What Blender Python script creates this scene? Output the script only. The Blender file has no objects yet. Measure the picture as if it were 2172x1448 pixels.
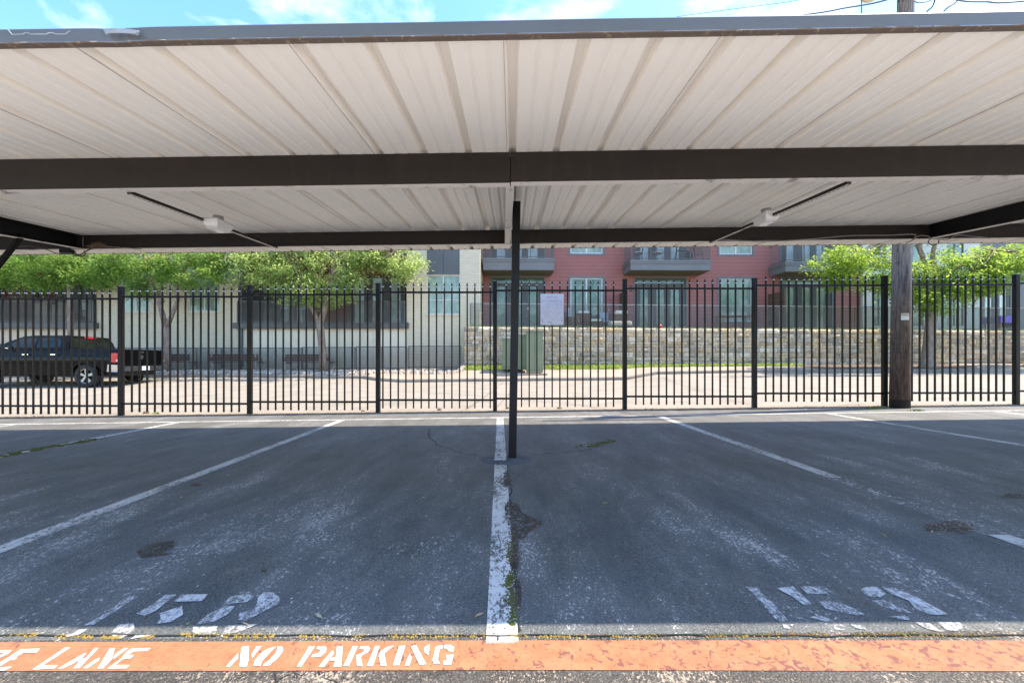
import bpy, math, random
from mathutils import Vector, Matrix, noise as mnoise
R = math.radians
rnd = random.Random(7)
scene = bpy.context.scene
# ------------------------------------------------------------------ camera
F = 900.0; CX = 1086.0; HY = 764.0
cam_d = bpy.data.cameras.new("camera"); cam = bpy.data.objects.new("camera", cam_d)
scene.collection.objects.link(cam); scene.camera = cam
cam.location = (0, 0, 1.0); cam.rotation_euler = (R(90), 0, 0)
cam_d.sensor_width = 36.0; cam_d.lens = 36.0 * F / 2172.0
cam_d.shift_y = (HY - 724.0) / 2172.0
cam_d.clip_start = 0.05; cam_d.clip_end = 3000
# ------------------------------------------------------------------ sun, sky, exposure
SUN_EL = R(57); SUN_AZ = R(81)          # azimuth clockwise from +Y (towards +X)
sv = Vector((math.sin(SUN_AZ)*math.cos(SUN_EL), math.cos(SUN_AZ)*math.cos(SUN_EL), math.sin(SUN_EL)))
sun_d = bpy.data.lights.new("sun", 'SUN'); sun = bpy.data.objects.new("sun", sun_d)
scene.collection.objects.link(sun)
sun_d.energy = 2.6; sun_d.angle = R(0.5); sun_d.color = (1.0, 0.88, 0.72)
sun.rotation_euler = sv.to_track_quat('Z', 'Y').to_euler(); sun.location = (20, 5, 30)
w = bpy.data.worlds.new("World"); scene.world = w; w.use_nodes = True
nt = w.node_tree; nt.nodes.clear()
def NN(nt, t, **kw):
    n = nt.nodes.new(t)
    for k, v in kw.items():
        if k in n.inputs: n.inputs[k].default_value = v
        else: setattr(n, k, v)
    return n
L = lambda nt, a, b: nt.links.new(a, b)
sky = NN(nt, 'ShaderNodeTexSky', sky_type='NISHITA', sun_disc=False, sun_elevation=SUN_EL, sun_rotation=SUN_AZ)
sky.air_density = 1.0; sky.dust_density = 0.6; sky.ozone_density = 1.0
bg1 = NN(nt, 'ShaderNodeBackground', Strength=0.15)
hsv = NN(nt, 'ShaderNodeHueSaturation', Saturation=1.2, Hue=.4995); L(nt, sky.outputs[0], hsv.inputs['Color']); smx = NN(nt, 'ShaderNodeMix', data_type='RGBA', blend_type='MULTIPLY'); smx.inputs[0].default_value = 1.0; smx.inputs[7].default_value = (.88, .925, .98, 1); L(nt, hsv.outputs[0], smx.inputs[6]); L(nt, smx.outputs[2], bg1.inputs[0])
tc = NN(nt, 'ShaderNodeTexCoord'); sp = NN(nt, 'ShaderNodeSeparateXYZ'); L(nt, tc.outputs['Generated'], sp.inputs[0])
mx = NN(nt, 'ShaderNodeMath', operation='MAXIMUM'); mx.inputs[1].default_value = 0.08; L(nt, sp.outputs[2], mx.inputs[0])
dx = NN(nt, 'ShaderNodeMath', operation='DIVIDE'); L(nt, sp.outputs[0], dx.inputs[0]); L(nt, mx.outputs[0], dx.inputs[1])
dy = NN(nt, 'ShaderNodeMath', operation='DIVIDE'); L(nt, sp.outputs[1], dy.inputs[0]); L(nt, mx.outputs[0], dy.inputs[1])
cb = NN(nt, 'ShaderNodeCombineXYZ'); L(nt, dx.outputs[0], cb.inputs[0]); L(nt, dy.outputs[0], cb.inputs[1])
cn = NN(nt, 'ShaderNodeTexNoise', Scale=2.3, Detail=9.0, Roughness=0.58, Distortion=0.35); L(nt, cb.outputs[0], cn.inputs['Vector'])
cr = NN(nt, 'ShaderNodeValToRGB'); cr.color_ramp.elements[0].position = 0.50; cr.color_ramp.elements[1].position = 0.74
L(nt, cn.outputs[0], cr.inputs[0])
cm = NN(nt, 'ShaderNodeMath', operation='MULTIPLY'); cm.inputs[1].default_value = 0.7; L(nt, cr.outputs[0], cm.inputs[0])
bg2 = NN(nt, 'ShaderNodeBackground', Color=(1, 1, 1, 1), Strength=0.62)
ms = NN(nt, 'ShaderNodeMixShader'); L(nt, cm.outputs[0], ms.inputs[0]); L(nt, bg1.outputs[0], ms.inputs[1]); L(nt, bg2.outputs[0], ms.inputs[2])
wo = NN(nt, 'ShaderNodeOutputWorld'); L(nt, ms.outputs[0], wo.inputs[0])
vs = scene.view_settings
vs.view_transform = 'Standard'; vs.look = 'None'; vs.gamma = 1.0; vs.exposure = 2.0
scene.cycles.max_bounces = 10; scene.cycles.diffuse_bounces = 5; scene.cycles.transparent_max_bounces = 16

# ------------------------------------------------------------------ helpers
S_G = 0.0125                                    # lot rises to the right
def P(px, py, d):                               # point seen at a photo pixel at depth d
    return Vector(((px-CX)/F*d, d, 1.0+(HY-py)/F*d))
def X(px, d): return (px-CX)/F*d
def Z(py, d): return 1.0+(HY-py)/F*d
def G(px, py, dz=0.0):                          # point of the lot surface seen at a pixel
    ax = (px-CX)/F; az = (HY-py)/F
    t = 1.0/(S_G*ax-az)
    return Vector((ax*t, t, S_G*ax*t+dz))
def gz(x): return S_G*x

class MB:
    def __init__(s): s.v = []; s.f = []; s.c = []; s.m = []; s.cur = 0
    def add(s, vs, fs, c=None):
        b = len(s.v); s.v += [tuple(v) for v in vs]; s.f += [tuple(i+b for i in f) for f in fs]
        s.c += [c]*len(fs); s.m += [s.cur]*len(fs)
        return s
    def box(s, x0, x1, y0, y1, z0, z1, c=None):
        vs = [(x, y, z) for z in (z0, z1) for y in (y0, y1) for x in (x0, x1)]
        return s.add(vs, [(0,2,3,1),(4,5,7,6),(0,1,5,4),(2,6,7,3),(0,4,6,2),(1,3,7,5)], c)
    def bar(s, p, q, wd, ht, up=(0,0,1), c=None):
        p = Vector(p); q = Vector(q); d = (q-p).normalized(); u = Vector(up)
        sd = d.cross(u)
        if sd.length < 1e-4: sd = d.cross(Vector((0,1,0)))
        sd.normalize(); u = sd.cross(d).normalized()
        vs = [e + sd*a*wd/2 + u*b*ht/2 for e in (p, q) for (a, b) in ((-1,-1),(1,-1),(1,1),(-1,1))]
        return s.add(vs, [(0,1,2,3),(4,7,6,5),(0,4,5,1),(1,5,6,2),(2,6,7,3),(3,7,4,0)], c)
    def tube(s, pts, r, n=8, cap=True, c=None):
        pts = [Vector(p) for p in pts]; rs = r if isinstance(r, (list, tuple)) else [r]*len(pts)
        vs = []; fs = []; prev = None
        for i, p in enumerate(pts):
            d = (pts[min(i+1, len(pts)-1)]-pts[max(i-1, 0)]).normalized()
            a = prev if prev is not None else (Vector((1,0,0)) if abs(d.x) < .9 else Vector((0,1,0)))
            a = (a-d*a.dot(d)).normalized(); prev = a; b = d.cross(a)
            for k in range(n):
                t = 2*math.pi*k/n
                vs.append(p+(a*math.cos(t)+b*math.sin(t))*rs[i])
        for i in range(len(pts)-1):
            for k in range(n):
                k2 = (k+1) % n
                fs.append((i*n+k, i*n+k2, (i+1)*n+k2, (i+1)*n+k))
        if cap:
            fs.append(tuple(range(n-1, -1, -1))); fs.append(tuple((len(pts)-1)*n+k for k in range(n)))
        return s.add(vs, fs, c)
    def poly(s, pts, c=None):
        return s.add(pts, [tuple(range(len(pts)))], c)
    def prism(s, pts, off, c=None):              # polygon extruded by a vector
        n = len(pts); off = Vector(off)
        vs = [Vector(p) for p in pts]+[Vector(p)+off for p in pts]
        fs = [tuple(range(n-1, -1, -1)), tuple(range(n, 2*n))]+[(i, (i+1) % n, n+(i+1) % n, n+i) for i in range(n)]
        return s.add(vs, fs, c)
    def ball(s, ctr, r, seg=12, ring=8, sc=(1,1,1)):
        ctr = Vector(ctr); vs = []; fs = []
        for i in range(ring+1):
            a = math.pi*i/ring
            for k in range(seg):
                t = 2*math.pi*k/seg
                vs.append(ctr+Vector((math.sin(a)*math.cos(t)*sc[0], math.sin(a)*math.sin(t)*sc[1], math.cos(a)*sc[2]))*r)
        for i in range(ring):
            for k in range(seg):
                k2 = (k+1) % seg
                fs.append((i*seg+k, (i+1)*seg+k, (i+1)*seg+k2, i*seg+k2))
        return s.add(vs, fs)
    def build(s, name, mat, parent=None, smooth=False, mat2=None):
        org = Vector((0, 0, 0))
        if parent is not None:
            o = parent
            while o is not None: org += o.location; o = o.parent
        else:
            xs = [v[0] for v in s.v]; ys = [v[1] for v in s.v]; zs = [v[2] for v in s.v]
            org = Vector(((min(xs)+max(xs))/2, (min(ys)+max(ys))/2, min(zs)))
        me = bpy.data.meshes.new(name)
        me.from_pydata([(v[0]-org.x, v[1]-org.y, v[2]-org.z) for v in s.v], [], s.f)
        if any(c is not None for c in s.c):
            at = me.color_attributes.new("tint", 'FLOAT_COLOR', 'CORNER')
            i = 0
            for f, c in zip(s.f, s.c):
                c = c if c is not None else (.5, .5, .5)
                for _ in f: at.data[i].color = (c[0], c[1], c[2], 1); i += 1
        if mat2:
            for p, i in zip(me.polygons, s.m): p.material_index = i
        me.validate(); me.update()
        if smooth:
            for p in me.polygons: p.use_smooth = True
        me.materials.append(mat)
        if mat2: me.materials.append(mat2)
        o = bpy.data.objects.new(name, me); scene.collection.objects.link(o)
        if parent is not None: o.parent = parent
        else: o.location = org
        return o
def tag(o, label=None, cat=None, group=None, kind=None):
    if label: o['label'] = label
    if cat: o['category'] = cat
    if group: o['group'] = group
    if kind: o['kind'] = kind
    return o
def struct(o): o['kind'] = 'structure'; return o
def empty(name, loc, label, cat, group=None):
    o = bpy.data.objects.new(name, None); scene.collection.objects.link(o)
    o.location = loc; o.empty_display_size = .2
    return tag(o, label, cat, group)
def copy_tree(o, parent=None):
    c = o.copy(); scene.collection.objects.link(c)
    if parent is not None: c.parent = parent
    for ch in o.children: copy_tree(ch, c)
    return c
def bevel(o, wd=.005, seg=2):
    m = o.modifiers.new("bevel", 'BEVEL'); m.width = wd; m.segments = seg; m.limit_method = 'ANGLE'; m.angle_limit = R(40)
    return o

# ------------------------------------------------------------------ materials
def mat_new(name):
    m = bpy.data.materials.new(name); m.use_nodes = True
    n = m.node_tree; n.nodes.clear()
    out = n.nodes.new('ShaderNodeOutputMaterial'); b = n.nodes.new('ShaderNodeBsdfPrincipled')
    L(n, b.outputs[0], out.inputs[0])
    return m, n, b, out
def pos(n, sc=(1,1,1), objc=False):
    if objc:
        g = n.nodes.new('ShaderNodeTexCoord'); o = g.outputs['Object']
    else:
        g = n.nodes.new('ShaderNodeNewGeometry'); o = g.outputs['Position']
    m = NN(n, 'ShaderNodeMapping'); m.inputs['Scale'].default_value = sc
    L(n, o, m.inputs[0]); return m.outputs[0]
def noise(n, vec, scale, detail=4., rough=.55, dist=0.):
    t = NN(n, 'ShaderNodeTexNoise', Scale=scale, Detail=detail, Roughness=rough, Distortion=dist)
    L(n, vec, t.inputs['Vector']); return t.outputs[0]
def ramp(n, fac, stops):
    r = n.nodes.new('ShaderNodeValToRGB'); e = r.color_ramp.elements
    while len(e) < len(stops): e.new(.5)
    for k, (p, c) in enumerate(stops):
        e[k].position = p
        c = (c, c, c) if not hasattr(c, '__len__') else c
        e[k].color = (*c, 1)
    L(n, fac, r.inputs[0]); return r.outputs[0]
def mixc(n, fac, a, b, bt='MIX'):
    m = NN(n, 'ShaderNodeMix', data_type='RGBA', blend_type=bt)
    for sock, v in ((m.inputs[0], fac), (m.inputs[6], a), (m.inputs[7], b)):
        if isinstance(v, (int, float)): sock.default_value = v
        elif isinstance(v, tuple): sock.default_value = (*v, 1)
        else: L(n, v, sock)
    return m.outputs[2]
def mth(n, op, a, b=None):
    m = NN(n, 'ShaderNodeMath', operation=op)
    for i, v in enumerate((a, b)):
        if v is None: continue
        if isinstance(v, (int, float)): m.inputs[i].default_value = v
        else: L(n, v, m.inputs[i])
    return m.outputs[0]
def bump(n, b, h, st=.3, dist=.01):
    k = NN(n, 'ShaderNodeBump', Strength=st, Distance=dist); L(n, h, k.inputs['Height']); L(n, k.outputs[0], b.inputs['Normal']); return k
def simple(name, c1, c2=None, scale=3., rough=.6, metal=0., bst=0., bscale=60., spec=.5, r2=None, stops=(.35, .65), objc=False, sc=(1,1,1)):
    m, n, b, o = mat_new(name)
    c2 = c2 or tuple(x*.8 for x in c1)
    v = pos(n, sc, objc)
    f = ramp(n, noise(n, v, scale, 6, .6), [(stops[0], 0.), (stops[1], 1.)])
    L(n, mixc(n, f, c1, c2), b.inputs['Base Color'])
    b.inputs['Roughness'].default_value = rough; b.inputs['Metallic'].default_value = metal
    if r2 is not None:
        q = NN(n, 'ShaderNodeMapRange'); L(n, f, q.inputs[0]); q.inputs[3].default_value = rough; q.inputs[4].default_value = r2
        L(n, q.outputs[0], b.inputs['Roughness'])
    b.inputs['Specular IOR Level'].default_value = spec
    if bst: bump(n, b, noise(n, v, bscale, 4), bst, .004)
    return m

# --- asphalt
def asphalt(name, blue, speck_lo, base=1.0, far=.0, ss=58., scol=(.60, .59, .57)):
    m, n, b, o = mat_new(name)
    v = pos(n)
    big = noise(n, v, .55, 5, .6, .3); mid = noise(n, v, 3.2, 7, .68, .2)
    oil = noise(n, pos(n, (1., .6, 1.)), .62, 4, .55, .5)
    fine = noise(n, v, 75., 3, .6); vor = NN(n, 'ShaderNodeTexVoronoi', Scale=120.); L(n, v, vor.inputs['Vector'])
    c = mixc(n, ramp(n, big, [(.35, 0.), (.65, 1.)]), tuple(x*base for x in blue), tuple(x*base*.72 for x in (blue[0]*1.18, blue[1]*1.0, blue[2]*.74)))
    c = mixc(n, ramp(n, mid, [(.3, 0.), (.75, .7)]), c, tuple(base*x for x in (.155, .143, .126)))
    c = mixc(n, ramp(n, fine, [(.3, .75), (.5, 0.)]), c, tuple(base*x for x in (.018, .018, .018)))
    if far: c = mixc(n, ramp(n, oil, [(.54, 0.), (.68, .32)]), c, (.040, .038, .036))
    # worn pale aggregate: density follows large soft patches stretched along the stalls
    vs_ = pos(n, (1.7, .55, 1.)); pat = noise(n, vs_, 1.1, 7, .74, .15)
    pat2 = noise(n, v, 6.0, 5, .7)
    den = mth(n, 'ADD', mth(n, 'MULTIPLY', ramp(n, pat, [(.45, 0.), (.66, 1.)]), .17), mth(n, 'MULTIPLY', ramp(n, pat2, [(.45, 0.), (.75, 1.)]), .05))
    sp1 = noise(n, pos(n, (1., .62, 1.)), ss, 5, .72)
    sy = NN(n, 'ShaderNodeSeparateXYZ'); L(n, v, sy.inputs[0])
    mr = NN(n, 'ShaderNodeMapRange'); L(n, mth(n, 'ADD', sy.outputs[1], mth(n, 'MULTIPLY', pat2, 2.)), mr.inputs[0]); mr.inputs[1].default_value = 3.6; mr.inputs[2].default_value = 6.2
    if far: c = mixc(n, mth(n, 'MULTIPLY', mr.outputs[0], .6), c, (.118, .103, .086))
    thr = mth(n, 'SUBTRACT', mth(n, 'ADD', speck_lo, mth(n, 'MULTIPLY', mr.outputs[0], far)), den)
    s = mth(n, 'MULTIPLY', mth(n, 'SUBTRACT', sp1, thr), 22.)
    s = mth(n, 'MINIMUM', mth(n, 'MAXIMUM', s, 0.), .92)
    c = mixc(n, s, c, scol)
    # faint pale scuffed haze
    if far: c = mixc(n, mth(n, 'MULTIPLY', ramp(n, pat, [(.38, 0.), (.68, 1.)]), .38), c, (.29, .30, .30))
    gr = noise(n, v, 160., 2, .6); c = mixc(n, ramp(n, gr, [(.38, .45), (.5, 0.)]), c, (.02, .022, .024)); c = mixc(n, ramp(n, gr, [(.54, 0.), (.68, .35)]), c, (.30, .31, .31))
    L(n, c, b.inputs['Base Color'])
    rr = ramp(n, mid, [(.3, .62), (.7, .85)]); L(n, rr, b.inputs['Roughness'])
    h = mth(n, 'ADD', mth(n, 'MULTIPLY', vor.outputs[0], .8), fine)
    bump(n, b, h, .55, .006)
    return m
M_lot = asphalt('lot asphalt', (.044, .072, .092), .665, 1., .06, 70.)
M_lane = asphalt('lane asphalt', (.046, .038, .031), .628, .8, 0., 120., (.40, .33, .25))
def paint(name, col, lo, hi, sc=38., col2=None, flake=None, stretch=(1., .6, 1.)):
    m, n, b, o = mat_new(name)
    v = pos(n, stretch)
    f = noise(n, v, sc, 8, .72); g = noise(n, v, sc*.12, 4, .6)
    f2 = noise(n, v, sc*2.6, 4, .7)
    h = mth(n, 'ADD', mth(n, 'ADD', mth(n, 'MULTIPLY', f, .45), mth(n, 'MULTIPLY', g, .25)), mth(n, 'MULTIPLY', f2, .30))
    a = ramp(n, h, [(lo, 0.), (hi, 1.)])
    c = mixc(n, ramp(n, noise(n, v, 14., 5, .6), [(.3, 0.), (.7, 1.)]), col, col2 or tuple(x*.82 for x in col))
    if flake:
        c = mixc(n, ramp(n, noise(n, pos(n), 2.3, 7, .7), [(.42, 0.), (.72, .45)]), c, tuple(x*.62+.03 for x in col))
        v2 = pos(n, (1., 1., 1.)); q = noise(n, v2, 34. if 'lane' in name else 70., 6, .62, .9)
        fx = NN(n, 'ShaderNodeSeparateXYZ'); L(n, v2, fx.inputs[0])
        q = mth(n, 'ADD', q, mth(n, 'MINIMUM', mth(n, 'MAXIMUM', mth(n, 'MULTIPLY', fx.outputs[0], .03), -.04), .035))
        c = mixc(n, ramp(n, q, [(flake[1], 0.), (flake[1]+.012, 1.)]), c, flake[0])
        L(n, mixc(n, ramp(n, noise(n, v2, 60., 4, .7), [(.34, .6), (.46, 0.)]), c, (.20, .085, .04)), b.inputs['Base Color'])
    else: L(n, c, b.inputs['Base Color'])
    b.inputs['Roughness'].default_value = .75
    bump(n, b, noise(n, pos(n), 90., 3), .4, .004)
    tr = n.nodes.new('ShaderNodeBsdfTransparent'); mxs = n.nodes.new('ShaderNodeMixShader')
    L(n, a, mxs.inputs[0]); L(n, tr.outputs[0], mxs.inputs[1]); L(n, b.outputs[0], mxs.inputs[2]); L(n, mxs.outputs[0], o.inputs[0])
    return m
M_line = paint('worn white line paint', (.52, .52, .50), .42, .50)
M_line_c = paint('chipped white line paint', (.62, .62, .60), .45, .49, 34.)
M_line_w = paint('nearly gone line paint', (.50, .50, .49), .50, .56)
M_num = paint('worn white number paint', (.58, .59, .60), .43, .55, 52.)
M_num2 = paint('white lettering paint', (.74, .73, .70), .31, .35)
M_orange = paint('orange lane paint', (.32, .125, .053), .20, .235, 38., (.39, .185, .092), ((.17, .062, .050), .585), (1.,1.,1.))
M_stain = paint('dark worn patch', (.058, .050, .038), .455, .50, 30., (.03, .028, .024), ((.34, .31, .26), .60))
M_wash = paint('pale scuffed smear', (.42, .42, .41), .53, .60, 46., stretch=(1., .5, 1.))
M_moss = simple('moss', (.05, .075, .012), (.11, .10, .02), 40., .95, bst=.6)
M_mossy = simple('yellow dry moss', (.34, .22, .035), (.20, .15, .04), 60., .95, bst=.6)
M_weed = simple('weed leaves', (.14, .22, .035), (.22, .26, .06), 20., .7)
M_conc = simple('street concrete', (.30, .258, .205), (.235, .202, .160), 1.3, .85, bst=.25, bscale=120.)
M_conc_d = simple('kerb concrete', (.27, .23, .18), (.18, .15, .12), 2.5, .85, bst=.3, bscale=60.)
M_walk = simple('footpath concrete', (.36, .285, .22), (.29, .23, .175), 2., .85, bst=.2)
M_bounce = simple('pale bounce ground', (.68, .64, .57), (.60, .56, .50), .6, .85)  # kept pale so the unseen ground reflects sun upwards
M_dirt = simple('dusty verge', (.30, .24, .17), (.20, .15, .10), 8., .95, bst=.6, bscale=90.)
M_ground = simple('far ground', (.16, .15, .11), (.10, .12, .06), .2, .95)
M_gravelbase = simple('gravel bed soil', (.26, .22, .18), (.18, .15, .12), 12., .95, bst=.6)
M_mulch = simple('bark mulch', (.09, .055, .035), (.16, .11, .07), 25., .95, bst=.8)
M_grassb = simple('grass soil', (.08, .12, .02), (.12, .15, .04), 9., .95)
M_turf = simple('terrace turf', (.16, .24, .04), (.10, .17, .03), 14., .9, bst=.5)
def steelpaint(name, c1, c2, rough=.48, spec=.25):
    m, n, b, o = mat_new(name); v = pos(n, (1., 1., 2.))
    c = mixc(n, ramp(n, noise(n, v, 1.3, 6, .65), [(.3, 0.), (.7, 1.)]), c1, c2)
    c = mixc(n, ramp(n, noise(n, v, 24., 7, .7), [(.66, 0.), (.72, .7)]), c, (.10, .062, .040))
    c = mixc(n, ramp(n, noise(n, pos(n, (6., 1., .5)), 2., 6, .7), [(.55, 0.), (.8, .35)]), c, tuple(x*2.6 for x in c1))
    L(n, c, b.inputs['Base Color']); L(n, ramp(n, noise(n, v, 4., 4), [(.3, rough-.1), (.7, rough+.15)]), b.inputs['Roughness'])
    b.inputs['Specular IOR Level'].default_value = spec; bump(n, b, noise(n, v, 60., 5), .1, .003); return m
M_brown = steelpaint('dark brown steel paint', (.019, .0125, .009), (.012, .009, .007))
M_black = simple('black steel paint', (.005, .005, .006), (.008, .007, .007), 6., .38, r2=.5, spec=.22)
M_fence = simple('fence black powder coat', (.006, .0055, .006), (.012, .009, .007), 3., .34, r2=.5, spec=.22)
M_collar_glint = simple('spear collar glint', (.55, .55, .56), (.45, .45, .46), 10., .25)  # pale colour stands in for sun glinting on the collars
def ceiling():
    m, n, b, o = mat_new('carport ceiling paint')
    v = pos(n); v2 = pos(n, (14., .5, 1.))
    c = mixc(n, ramp(n, noise(n, v2, 1.2, 6, .6), [(.3, 0.), (.75, 1.)]), (.95, .89, .80), (.925, .862, .775))
    c = mixc(n, ramp(n, noise(n, v, 1.1, 5, .6), [(.5, 0.), (.85, .35)]), c, (.84, .775, .69))
    L(n, c, b.inputs['Base Color']); b.inputs['Roughness'].default_value = .38
    bump(n, b, noise(n, v2, 3., 3), .04, .003)
    return m
M_ceil = ceiling()
def flange():
    m, n, b, o = mat_new('beam underside paint')
    v = pos(n)
    c = mixc(n, ramp(n, noise(n, v, 5., 6, .65), [(.56, 0.), (.68, .85)]), (.78, .71, .63), (.06, .05, .045))
    L(n, c, b.inputs['Base Color']); b.inputs['Roughness'].default_value = .5
    return m
M_flange = flange()
M_gutter = simple('grey gutter metal', (.10, .098, .092), (.088, .086, .080), 2., .34, r2=.45, spec=.4)
def rusty():
    m, n, b, o = mat_new('rusted gutter lip')
    v = pos(n)
    c = mixc(n, ramp(n, noise(n, v, 30., 7, .7), [(.56, 0.), (.64, 1.)]), (.115, .085, .068), (.30, .21, .13))
    L(n, c, b.inputs['Base Color']); b.inputs['Roughness'].default_value = .7; return m
M_lip = rusty()
M_patch = simple('bent bare sheet metal', (.34, .32, .29), (.25, .24, .23), 12., .35, metal=.3)
M_foot = simple('sealed footing', (.085, .10, .12), (.06, .07, .08), 12., .8, bst=.4)
M_cable = simple('cable sheath', (.03, .027, .025), None, 9., .5)
M_cable_g = simple('grey cable', (.20, .18, .15), None, 9., .5)
M_nest = simple('dry nest straw', (.20, .13, .06), (.10, .06, .03), 60., .95)
def plastic():
    m, n, b, o = mat_new('prismatic lens plastic')
    v = pos(n, (1., 1., 9.))
    c = mixc(n, ramp(n, noise(n, v, 14., 4), [(.3, 0.), (.7, 1.)]), (.93, .90, .86), (.82, .78, .74))
    L(n, c, b.inputs['Base Color']); b.inputs['Roughness'].default_value = .28
    b.inputs['Transmission Weight'].default_value = .25; b.inputs['IOR'].default_value = 1.4
    return m
M_lens = plastic()
def woodpole():
    m, n, b, o = mat_new('weathered pole timber')
    v1 = pos(n); g = noise(n, pos(n, (1., 1., .06)), 46., 8, .72, .5); g2 = noise(n, pos(n, (1., 1., .3)), 9., 6, .65, 1.6)
    wv = NN(n, 'ShaderNodeTexWave', Scale=8.5, Distortion=10., Detail=5., **{'Detail Scale': 1.4, 'Detail Roughness': .65}); L(n, pos(n, (1., 1., .35)), wv.inputs['Vector'])
    kn = noise(n, pos(n, (1., 1., .8)), 2.6, 3, .5)
    s = NN(n, 'ShaderNodeSeparateXYZ'); L(n, v1, s.inputs[0])
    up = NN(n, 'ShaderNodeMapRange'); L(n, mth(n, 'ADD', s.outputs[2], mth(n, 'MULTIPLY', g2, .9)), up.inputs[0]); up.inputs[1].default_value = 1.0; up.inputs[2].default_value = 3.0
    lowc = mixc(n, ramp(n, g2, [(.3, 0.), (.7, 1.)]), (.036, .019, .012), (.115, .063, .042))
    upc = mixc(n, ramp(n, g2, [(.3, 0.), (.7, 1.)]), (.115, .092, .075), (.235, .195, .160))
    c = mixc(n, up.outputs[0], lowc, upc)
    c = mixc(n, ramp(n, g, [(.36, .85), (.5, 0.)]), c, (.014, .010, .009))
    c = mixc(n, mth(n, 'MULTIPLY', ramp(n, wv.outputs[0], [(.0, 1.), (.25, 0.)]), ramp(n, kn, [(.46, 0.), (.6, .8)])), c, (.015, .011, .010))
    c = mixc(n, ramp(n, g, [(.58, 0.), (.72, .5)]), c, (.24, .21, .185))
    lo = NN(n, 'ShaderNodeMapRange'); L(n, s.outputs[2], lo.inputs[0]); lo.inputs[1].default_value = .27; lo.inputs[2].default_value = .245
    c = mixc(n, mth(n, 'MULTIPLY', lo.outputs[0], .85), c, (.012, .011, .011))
    L(n, c, b.inputs['Base Color']); b.inputs['Roughness'].default_value = .9
    bump(n, b, mth(n, 'ADD', mth(n, 'MULTIPLY', wv.outputs[0], .5), g), .9, .012)
    return m
M_pole = woodpole()
def bark():
    m, n, b, o = mat_new('tree bark')
    v = pos(n, (1., 1., .35))
    f = noise(n, v, 16., 8, .7, .6)
    L(n, mixc(n, ramp(n, f, [(.3, 0.), (.7, 1.)]), (.12, .085, .062), (.34, .25, .185)), b.inputs['Base Color'])
    b.inputs['Roughness'].default_value = .9; bump(n, b, f, .7, .02); return m
M_bark = bark()
def leafmat(name, a, c2, yel):
    m, n, b, o = mat_new(name)
    at = NN(n, 'ShaderNodeVertexColor', layer_name='tint')
    s = NN(n, 'ShaderNodeSeparateColor'); L(n, at.outputs[0], s.inputs[0])
    c = mixc(n, s.outputs[0], a, c2); c = mixc(n, s.outputs[1], c, yel)
    L(n, c, b.inputs['Base Color']); b.inputs['Roughness'].default_value = .5
    t = n.nodes.new('ShaderNodeBsdfTranslucent'); L(n, mixc(n, .35, c, yel), t.inputs[0])
    x = n.nodes.new('ShaderNodeMixShader'); x.inputs[0].default_value = .6
    L(n, b.outputs[0], x.inputs[1]); L(n, t.outputs[0], x.inputs[2]); L(n, x.outputs[0], o.inputs[0])
    return m
M_leafA = leafmat('elm leaves', (.035, .12, .025), (.16, .34, .06), (.55, .68, .16))
M_leafB = leafmat('pale elm leaves', (.075, .17, .045), (.32, .46, .14), (.74, .80, .30))
M_leafC = leafmat('bright elm leaves', (.04, .13, .02), (.19, .37, .045), (.60, .72, .11))
M_grass = leafmat('ground cover leaves', (.12, .22, .03), (.26, .38, .06), (.45, .50, .12))
def tinted(name, rough=.9, bst=.8, dark=.8):
    m, n, b, o = mat_new(name)
    at = NN(n, 'ShaderNodeVertexColor', layer_name='tint'); v = pos(n)
    f = noise(n, v, 9., 8, .7)
    c = mixc(n, ramp(n, f, [(.3, 0.), (.7, 1.)]), mixc(n, dark, at.outputs[0], (.5, .5, .5), 'MULTIPLY'), at.outputs[0])
    L(n, c, b.inputs['Base Color']); b.inputs['Roughness'].default_value = rough
    if bst: bump(n, b, f, bst, .03)
    return m
M_stone = tinted('limestone blocks', .9, 1.)
M_mortar = simple('stone wall mortar', (.22, .17, .12), (.28, .22, .16), 10., .95)
M_pebble = tinted('river stones', .8, .3, .5)
M_litter = tinted('leaf litter', .9, 0)
def bricks(name, c1, c2, mo, w_=.22, h_=.078):
    m, n, b, o = mat_new(name)
    g = n.nodes.new('ShaderNodeNewGeometry'); s = NN(n, 'ShaderNodeSeparateXYZ'); L(n, g.outputs[0], s.inputs[0])
    cbn = NN(n, 'ShaderNodeCombineXYZ'); L(n, mth(n, 'ADD', s.outputs[0], s.outputs[1]), cbn.inputs[0]); L(n, s.outputs[2], cbn.inputs[1])
    br = NN(n, 'ShaderNodeTexBrick', Scale=1.0, **{'Mortar Size': .006, 'Mortar Smooth': .3, 'Brick Width': w_, 'Row Height': h_, 'Bias': 0.})
    br.inputs['Color1'].default_value = (*c1, 1); br.inputs['Color2'].default_value = (*c2, 1); br.inputs['Mortar'].default_value = (*mo, 1)
    L(n, cbn.outputs[0], br.inputs['Vector'])
    c = mixc(n, ramp(n, noise(n, pos(n), .7, 6, .6), [(.35, 0.), (.75, .4)]), br.outputs[0], tuple(x*.72 for x in c1))
    L(n, c, b.inputs['Base Color']); b.inputs['Roughness'].default_value = .8
    bump(n, b, br.outputs['Fac'], -.6, .008); return m
M_brick = bricks('painted cream brick', (.66, .56, .40), (.59, .50, .36), (.40, .34, .25))
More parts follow.
